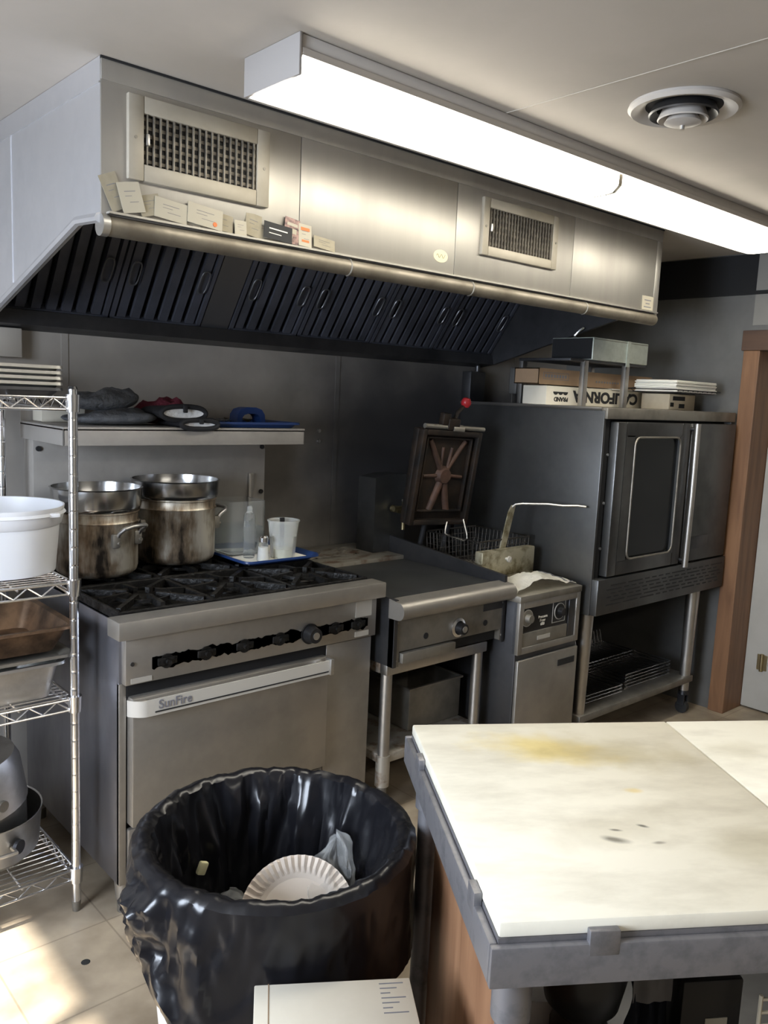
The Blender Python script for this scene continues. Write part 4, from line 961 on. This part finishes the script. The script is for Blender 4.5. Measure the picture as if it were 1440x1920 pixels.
for cx, cz, a0 in ((3.464 - r, 1.392 - r, 0), (3.098 + r, 1.392 - r, 90), (3.098 + r, .876 + r, 180), (3.464 - r, .876 + r, 270)):
    for k in range(6):
        a = math.radians(a0 + k * 18); pts.append((cx + r * math.cos(a), OF - .031, cz + r * math.sin(a)))
f.tube(pts, .0045, 8, True); part('window_gasket', f, 'greasy', ld)
for z in (.93, 1.12, 1.32): part('hinge_screw', MB().cyl((2.952, OF + .0, z), (2.952, OF + .006, z), .006, n=10), 'alu', ov)
rd = part('solid_door', MB().box((3.565, OF - .028, .812), (OX1 - .012, OF + .03, 1.455), .006), 'oven', ov)
f = MB(); f.tube([(3.556, OF - .055, .80), (3.556, OF - .058, 1.13), (3.556, OF - .055, 1.455)], .014, 14); hb = part('bar_handle', f, 'steel', ov)
for z in (.83, 1.43): part('handle_mount', MB().cyl((3.556, OF - .055, z), (3.556, OF + .02, z), .009), 'darksteel', hb)
part('door_center_strip', MB().box((3.547, OF - .014, .812), (3.564, OF + .02, 1.455)), 'ink', ov)
part('door_plate', MB().box((3.62, OF - .030, .87), (3.80, OF - .028, .93), .001), 'darksteel', rd)
vp = part('vent_panel', MB().box((OX0 + .005, OF - .030, .652), (OX1, OF + .04, .805), .004), 'oven', ov)
f = MB()
for r_ in range(6):
    z = .692 + r_ * .0165; x = 2.975 + (r_ % 2) * .03
    while x < 3.94:
        L_ = .11 if (int(x * 50) + r_) % 3 else .035
        f.box((x, OF - .0312, z - .0028), (min(x + L_, 3.965), OF - .0298, z + .0028)); x += L_ + .022
part('vent_slots', f, 'ink', vp, smooth=False)
so = thing('oven_stand', 'open steel stand with tapered legs under the convection oven', 'stand', (3.45, 2.34, 0))
for (x, y, cst) in ((2.965, 2.0, 1), (3.86, 1.995, 1), (2.965, 2.66, 1), (3.86, 2.66, 1)):
    lg = part('leg', MB().cyl((x, y, .12), (x, y, .652), .024, .034, n=24), 'steel', so)
    w_ = part('caster', MB().cyl((x - .012, y, .032), (x + .012, y, .032), .032, n=22), 'rubber', lg)
    f = MB(); f.box((x - .02, y - .018, .045), (x - .014, y + .018, .11)); f.box((x + .014, y - .018, .045), (x + .02, y + .018, .11)); f.cyl((x, y, .098), (x, y, .125), .025, .02)
    part('caster_fork', f, 'darksteel', lg)
part('undershelf', MB().box((2.93, 1.965, .165), (3.89, 2.69, .197), .005), 'greasy', so)
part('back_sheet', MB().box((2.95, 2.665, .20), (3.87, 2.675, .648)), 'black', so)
f = MB()
for x in (3.70,):
    f.box((x, 2.60, .2), (x + .012, 2.612, .648))
    for k in range(14): f.tube([(x + .006, 2.60, .23 + k * .03), (x + .006, 2.575, .235 + k * .03)], .004, 6)
part('rack_guide', f, 'darksteel', so)
def oven_rack(label, x0, x1, y0, y1, z, upturn):
    f = MB()
    for k in range(15):
        x = x0 + (x1 - x0) * k / 14
        pts = [(x, y0, z), (x, y1 - .02, z)] + ([(x, y1, z + .06)] if upturn else [(x, y1, z)])
        f.tube(pts, .0022, 5)
    f.tube([(x0, y0, z), (x1, y0, z), (x1, y1 - .02, z), (x0, y1 - .02, z)], .0042, 6, True)
    f.tube([(x0, (y0 + y1) / 2, z - .001), (x1, (y0 + y1) / 2, z - .001)], .003, 6)
    return tag(part('oven_rack', f, 'chrome'), label, 'rack', 'spare oven racks on the oven stand')
nm = ['lowest', 'second', 'third', 'fourth', 'topmost']
for k in range(3): oven_rack('%s rack of the flat pile beside the oven leg' % ('lowest', 'middle', 'topmost')[k], 3.02, 3.36, 2.04, 2.45, .202 + k * .016, True)
for k in range(5): oven_rack('%s rack of the taller pile in the middle of the stand' % nm[k], 3.40, 3.80, 2.05, 2.47, .202 + k * .016, True)

# ------------------------------------------------------------------ things on the oven
TZ = 1.5115
c1 = thing('carton', 'white carton with upside down CALIFORNIA lettering on the oven', 'carton', (3.27, 2.43, TZ))
part('carton_body', MB().box((2.94, 2.27, TZ), (3.73, 2.40, TZ + .082), .003), 'carton', c1)
text('lettering', 'CALIFORNIA', 'ink', c1, (3.655, 2.269, TZ + .064), (-1, 0, 0), (0, 0, -1), .068, .0006, sx=1.34, offset=.003)
text('lettering', 'BRAND', 'ink', c1, (3.095, 2.269, TZ + .034), (-1, 0, 0), (0, 0, -1), .026, .0006, sx=1.15, offset=.001)
f = MB()
for k in range(3): 
    cx = 3.075 - k * .035
    f.prism([(cx + .018 * math.cos(PI + PI * q / 8), TZ + .058 + .014 * math.sin(PI + PI * q / 8)) for q in range(9)], 'y', 2.2688, 2.27)
part('scalloped_mark', f, 'ink', c1)
part('top_flap', MB().box((3.42, 2.262, TZ + .0822), (3.70, 2.395, TZ + .086)), 'paper', c1)
c2 = thing('carton', 'flat brown carton open at one end above the white carton', 'carton', (3.25, 2.45, TZ + .087))
z0 = TZ + .087; z1 = z0 + .068; t = .004
f = MB(); B1 = 2.42; f.box((2.90, 2.285, z0), (3.98, B1, z0 + t)); f.box((2.90, 2.285, z1 - t), (3.80, B1, z1)); f.box((2.90, 2.285, z0), (3.78, 2.285 + t, z1)); f.box((2.90, B1 - t, z0), (3.98, B1, z1)); f.box((2.90, 2.285, z0), (2.90 + t, B1, z1))
part('carton_body', f, 'kraft', c2, smooth=False)
part('open_flap', MB().box((3.976, 2.30, z0 + .02), (3.98, 2.418, z1 - .002)), 'cream', c2)
part('printed_outline', MB().frame(2.93, z0 + .022, 3.11, z0 + .052, .002, 2.2842, 2.2852), 'inkgrey', c2)
for k in range(8): part('printed_mark', MB().box((2.943 + k * .020, 2.2842, z0 + .030), (2.955 + k * .020, 2.2852, z0 + .044)), 'inkgrey', c2)
for k in range(9): part('printed_mark', MB().box((3.32 + k * .022, 2.2842, z0 + .022), (3.332 + k * .022, 2.2852, z0 + .030)), 'inkgrey', c2)
part('printed_mark', MB().box((3.70, 2.2842, z1 - .016), (3.75, 2.2852, z1 - .010)), 'inkgrey', c2)
part('printed_dot', MB().cyl((3.20, 2.2845, z0 + .036), (3.20, 2.2855, z0 + .036), .012, n=14), 'inkgrey', c2)

# small overshelf with a steel box on it
osf = thing('overshelf', 'small grey metal overshelf standing astride the cartons', 'shelf', (3.32, 2.43, TZ))
part('shelf_plate', MB().box((3.02, 2.215, 1.704), (3.62, 2.50, 1.716), .002), 'darksteel', osf)
for (x, y, w_) in ((3.135, 2.215, .03), (3.46, 2.215, .03), (3.05, 2.49, .03), (3.58, 2.49, .03)):
    f = MB(); f.box((x - w_ / 2, y - .004, TZ), (x + w_ / 2, y, 1.71), .001); f.box((x - w_ / 2, y - .004, TZ), (x - w_ / 2 + .004, y + .02, 1.71), .001)
    part('leg', f, 'steel', osf)
sbx = thing('steel_box', 'long galvanised steel box on the small overshelf', 'box', (3.39, 2.32, 1.7165))
part('box_body', MB().box((3.165, 2.205, 1.7165), (3.61, 2.43, 1.815), .003), 'galv', sbx)
part('dark_end', MB().box((3.161, 2.21, 1.72), (3.1655, 2.425, 1.811)), 'black', sbx, label='black end panel')
part('upright_seam', MB().box((3.43, 2.201, 1.70), (3.455, 2.206, 1.815)), 'galv', sbx)
part('lid_line', MB().box((3.17, 2.2035, 1.806), (3.605, 2.2055, 1.8085)), 'greasy', sbx)
c3 = thing('carton', 'small tan carton with dark printing under the paper tray', 'carton', (3.78, 2.15, TZ))
part('carton_body', MB().box((3.66, 2.10, TZ), (3.90, 2.25, TZ + .075), .003), 'cream', c3)
for a, b, c_, d_ in ((3.69, .045, 3.80, .065), (3.75, .01, 3.80, .03), (3.67, .015, 3.70, .035)): part('print_patch', MB().box((a, 2.0985, TZ + b), (c_, 2.1, TZ + d_)), 'ink', c3)
tr = thing('wire_tray', 'black wire tray holding papers on the oven', 'tray', (3.66, 2.12, TZ + .077))
f = MB(); zz = TZ + .081
f.tube([(3.53, 2.00, zz + .012), (3.95, 2.00, zz + .012), (3.98, 2.25, zz + .05), (3.53, 2.25, zz + .012)], .003, 6, True)
f.tube([(3.55, 2.02, zz), (3.92, 2.02, zz), (3.92, 2.23, zz), (3.55, 2.23, zz)], .003, 6, True)
for k in range(9): x = 3.56 + k * .045; f.tube([(x, 2.0, zz + .010), (x, 2.02, zz), (x, 2.23, zz), (x, 2.25, zz + .012)], .0016, 5)
part('wire_frame', f, 'darksteel', tr)
f = MB()
for k in range(9):
    dx = random.uniform(-.012, .012); f.box((3.56 + dx, 2.01 + random.uniform(-.006, .006), zz + .003 + k * .006), (3.93 + dx, 2.225, zz + .0078 + k * .006))
tag(part('paper_stack', f, 'paper', smooth=False), 'stack of white papers in the wire tray on the oven', 'papers')

# ------------------------------------------------------------------ work table (own frame: origin at the near left corner, x along the near edge)
TB = thing('work_table', 'steel work table with a stained white cutting board top', 'table', (.784, .621, 0), math.radians(-33.5))
def tpart(name, mb, m, parent=TB, **k): return part(name, mb, m, parent, local=True, **k)
tp = tpart('cutting_board_top', MB().box((0, 0, .838), (.546, .648, .86), .004), 'board')
tpart('cutting_board_top', MB().box((.5475, 0, .838), (1.30, .648, .86), .004), 'board')
f = MB(); f.box((-.012, -.012, .775), (1.31, .0, .832), .003); f.box((-.012, .648, .775), (1.31, .66, .832), .003); f.box((-.012, 0, .775), (0, .648, .832), .003); f.box((1.30, 0, .775), (1.312, .648, .832), .003); f.box((0, 0, .828), (1.30, .648, .838))
sk = tpart('steel_frame', f, 'tablesteel')
for a, b in (((.118, -.0127, .815), (.16, -.0005, .850)), ((-.0127, .08, .815), (-.0005, .115, .85)), ((-.0127, .50, .815), (-.0005, .535, .85))):
    tpart('clip', MB().box(a, b, .002), 'tablesteel', sk)
for (x, y) in ((.035, .035), (.035, .612), (1.26, .035), (1.26, .612)):
    f = MB(); f.cyl((x, y, 0), (x, y, .776), .0205); lg = tpart('leg', f, 'tablesteel')
    tpart('leg_socket', MB().cyl((x, y, .70), (x, y, .776), .027), 'tablesteel', lg)
tpart('wood_panel', MB().box((.046, .07, .02), (.062, .585, .774), .002), 'panelwood')
tpart('wood_panel_edge', MB().box((.044, .068, .02), (.064, .071, .774)), 'kraft')
uz = .34
tpart('undershelf', MB().box((.066, .03, uz - .03), (1.27, .625, uz), .003), 'darksteel')
def tw_(x, y, z): return WM[TB] @ Vector((x, y, z))
def tb_thing(name, label, cat, x, y, z): return thing(name, label, cat, tw_(x, y, z), math.radians(-33.5))
o = tb_thing('round_pan', 'black round bottomed pan hanging under the table top', 'pan', .24, .27, .50)
part('pan_bowl', MB().lathe([(0, 0), (.04, .006), (.062, .03), (.072, .08), (.072, .13), (.067, .13), (.066, .08), (.056, .034), (.035, .012), (0, .008)], (0, 0, 0), 36), 'plastic_black', o, local=True)
part('pan_stand', MB().lathe([(.04, -.157), (.05, -.157), (.05, -.02), (.03, .004)], (0, 0, 0), 24), 'darksteel', o, local=True)
o = tb_thing('white_container', 'white plastic container behind the black pan under the table', 'container', .20, .42, uz + .0005)
part('container_body', MB().lathe([(0, 0), (.085, 0), (.10, .14), (.103, .145), (0, .147)], (0, 0, 0), 32), 'whiteplastic', o, local=True)
o = tb_thing('cloth', 'dark cloth with a pale grey flap under the work table', 'cloth', .368, .31, uz + .0005)
f = MB(); f.grid(lambda u, v: ((u - .5) * .075 + .01 * noise.noise(Vector((u * 5, v * 3, 1))), .03 * noise.noise(Vector((u * 4, v * 2, 7))) - .02, .003 + .22 * v), 18, 14)
bmesh.ops.solidify(f.bm, geom=list(f.bm.faces), thickness=.03); part('dark_cloth', f, 'darkcloth', o, local=True)
f = MB(); f.grid(lambda u, v: ((u - .5) * .07, -.04 + .012 * noise.noise(Vector((u * 4, v * 2, 17))), .17 + .10 * v), 14, 10)
bmesh.ops.solidify(f.bm, geom=list(f.bm.faces), thickness=.006); part('grey_flap', f, 'greycloth', o, local=True)
o = tb_thing('black_box', 'black box with a small white label under the work table', 'box', .462, .31, uz + .0005)
part('box_body', MB().box((-.05, -.06, 0), (.06, .08, .22), .004), 'plastic_black', o, local=True)
part('white_label', MB().box((-.005, -.0615, .10), (.035, -.06, .15)), 'card2', o, local=True)
o = tb_thing('wire_rack', 'pale wire rack beside the black box under the table', 'rack', .588, .31, uz + .0005)
f = MB()
for k in range(9): f.tube([(-.06, -.10 + .0, .02 + k * .024), (.22, -.10, .02 + k * .024)], .0028, 6)
for x in (-.06, .08, .22): f.tube([(x, -.10, 0), (x, -.10, .22)], .0035, 6); f.tube([(x, -.10, 0), (x, .08, 0)], .0035, 6)
part('wire_grid', f, 'cream', o, local=True)

# ------------------------------------------------------------------ bin with liner and rubbish
BC = Vector((.894, 1.276, 0)); BR = .266; BZ = .655
bn = thing('trash_can', 'round grey trash can with a black bag beside the table', 'bin', BC)
part('can_body', MB().lathe([(0, .004), (.19, .004), (.20, .02), (BR - .012, BZ - .03), (BR, BZ - .03), (BR, BZ - .005), (BR - .012, BZ - .004), (BR - .018, BZ - .03), (.19, .02), (0, .008)], (0, 0, 0), 56), 'can', bn, local=True)
viewdir = math.atan2(-BC.y, -BC.x)          # towards the room's open side
bagth = lambda u: 2 * PI * u
def ridge(x, y, z): return 1 - 2 * abs(noise.noise(Vector((x, y, z))))
def bag_out(u, v):
    a = bagth(u); ca, sa = math.cos(a), math.sin(a)
    lf = math.atan2(-.16, -1.0); dl = math.atan2(math.sin(a - lf), math.cos(a - lf)); g = math.exp(-(dl / .60) ** 2)   # looser on its left side
    sm = min(1, max(0, (dl + .25) / .6)); sm = sm * sm * (3 - 2 * sm) if abs(dl) < 2 else 1
    drop = .145 + .065 * sm + .012 * noise.noise(Vector((ca * 2, sa * 2, 4))) + .06 * math.exp(-((dl - .42) / .24) ** 2)
    cre = .6 * ridge(ca * 2.6 + 3, sa * 2.6, v * 1.1) + .4 * ridge(ca * 5 + 8, sa * 5, v * 2.6) - .45
    fine = (ridge(ca * 11, sa * 11, v * 4) - .4) * min(1, .35 + v * 4)
    wob = (.005 + .042 * g * min(1, v * 2.5)) * cre + (.003 + .008 * g) * fine * (1 - .5 * v) + g * (.018 * math.sin(PI * min(1, v * .8)) )
    r = BR + .008 + .004 * v + wob
    z = BZ + .006 - drop * v + (.005 * noise.noise(Vector((ca * 7, sa * 7, 2))) * (1 - v)) + .03 * g * cre * v
    return (r * ca, r * sa, z)
def bag_in(u, v):
    a = bagth(u); ca, sa = math.cos(a), math.sin(a)
    cre = .7 * ridge(ca * 3.1, sa * 3.1, v * .9 + 5) + .4 * ridge(ca * 6.5, sa * 6.5, v * 2.2 + 9) - .7
    r = BR - .028 - .060 * v + .028 * min(.1, cre) * min(1, v * 4 + .2) + .005 * (ridge(ca * 13, sa * 13, v * 6) - .5)
    z = BZ + .010 - .30 * v + .005 * noise.noise(Vector((ca * 7, sa * 7, 2))) * (1 - v)
    return (r * ca, r * sa, z)
f = MB(); NU = 220
out = [[f.bm.verts.new(bag_out(i / NU, 1 - j / 18)) for i in range(NU)] for j in range(19)]
mid = []
for j in (1, 2, 3):
    t_ = j / 4
    row = []
    for i in range(NU):
        p = Vector(bag_out(i / NU, 0)); q = Vector(bag_in(i / NU, 0)); c = p.lerp(q, t_); c.z += .010 * math.sin(PI * t_)
        c.z += .003 * noise.noise(Vector((math.cos(bagth(i / NU)) * 22, math.sin(bagth(i / NU)) * 22, t_ * 2)))
        row.append(f.bm.verts.new(c))
    mid.append(row)
inn = [[f.bm.verts.new(bag_in(i / NU, j / 16)) for i in range(NU)] for j in range(17)]
rows = out + mid + inn
for a, b in zip(rows, rows[1:]): f.bridge(a, b)
cb_ = f.bm.verts.new((0, 0, BZ - .31))
for i in range(NU): f.bm.faces.new((inn[-1][i], inn[-1][(i + 1) % NU], cb_))
part('bin_liner', f, 'bag', bn, local=True)
# rubbish
def crumple(label, c, r, h, seed, tip):
    f = MB()
    def fn(u, v):
        a = 2 * PI * u; k = (1 - v) ** .6
        n = noise.noise(Vector((math.cos(a) * 2.5 + seed, math.sin(a) * 2.5, v * 4))); n2 = noise.noise(Vector((math.cos(a) * 7 + seed, math.sin(a) * 7, v * 9)))
        rr = r * k * (1 + .5 * n + .38 * n2)
        return (c[0] + rr * math.cos(a) + tip[0] * v, c[1] + rr * math.sin(a) + tip[1] * v, c[2] + h * v * (1 + .25 * n))
    f.grid(fn, 44, 22, True)
    return tag(part('plastic_wrap', f, 'wrap', smooth=False), label, 'plastic wrap', 'clear plastic in the bin')
crumple('tall crumpled clear plastic standing right of the plate in the bin', (1.015, 1.245, .385), .088, .185, 2.2, (.055, .06))
crumple('low crumpled clear plastic left of the plate in the bin', (.86, 1.36, .37), .09, .11, 7.1, (.0, .03))
plt = thing('foam_plate', 'round cream fluted disposable plate leaning inside the black bag', 'plate', (.942, 1.262, .40))
f = MB(); n = 96
def prow(r, z, amp=0): return f.ring([((r) * math.cos(2 * PI * i / n), r * math.sin(2 * PI * i / n), z + amp * (1 if i % 2 else -1)) for i in range(n)])
R_ = [prow(.075, 0), prow(.084, .003), prow(.096, .010, .0024), prow(.112, .016, .0028), prow(.117, .0165, .0016), prow(.117, .0120), prow(.096, .004), prow(.083, -.002), prow(.075, -.003)]
for a, b in zip(R_, R_[1:]): f.bridge(a, b)
f.cap(R_[0]); f.cap(R_[-1], True)
tv = Vector((-.52, -.62, .80)).normalized()
PM = Matrix.Translation((.942, 1.262, .463)) @ tv.to_track_quat('Z', 'Y').to_matrix().to_4x4()
f.xform(PM); part('plate_disc', f, 'plate', plt, smooth=False)
tag(part('food_scrap', MB().box((-.010, -.006, -.014), (.010, .006, .014), .004).xform(Matrix.Translation((.822, 1.437, .53)) @ Matrix.Rotation(.4, 4, 'Y')), 'food'), 'small pale food scrap stuck inside the black bag', 'food scrap')

# ------------------------------------------------------------------ white carton in front of the bin
BT = thing('carton', 'white carton with small printed notes standing before the bin', 'carton', (.736, .892, 0), math.radians(-34.0))
part('carton_body', MB().box((-.115, -.09, 0), (.135, .10, .552), .003), 'carton', BT, local=True)
ldp = part('carton_lid', MB().box((-.118, -.093, .545), (.138, .103, .56), .002), 'carton', BT, local=True)
part('lid_seam', MB().box((-.096, -.093, .5602), (-.0945, .103, .5606)), 'kraft', ldp, local=True)
f = MB()
for k in range(7): f.box((.085, .092 - .011 * k - .0022, .5602), (.125 - .012 * (k % 3), .092 - .011 * k, .5605))
part('printed_note', f, 'inkgrey', ldp, local=True)
tag(part('floor_spot', MB().lathe([(0, .0006), (.010, .0006), (.012, 0)], (.80, 2.0, .0004), 14), 'rubber'), 'small dark round spot on the floor beside the range leg', 'spot')
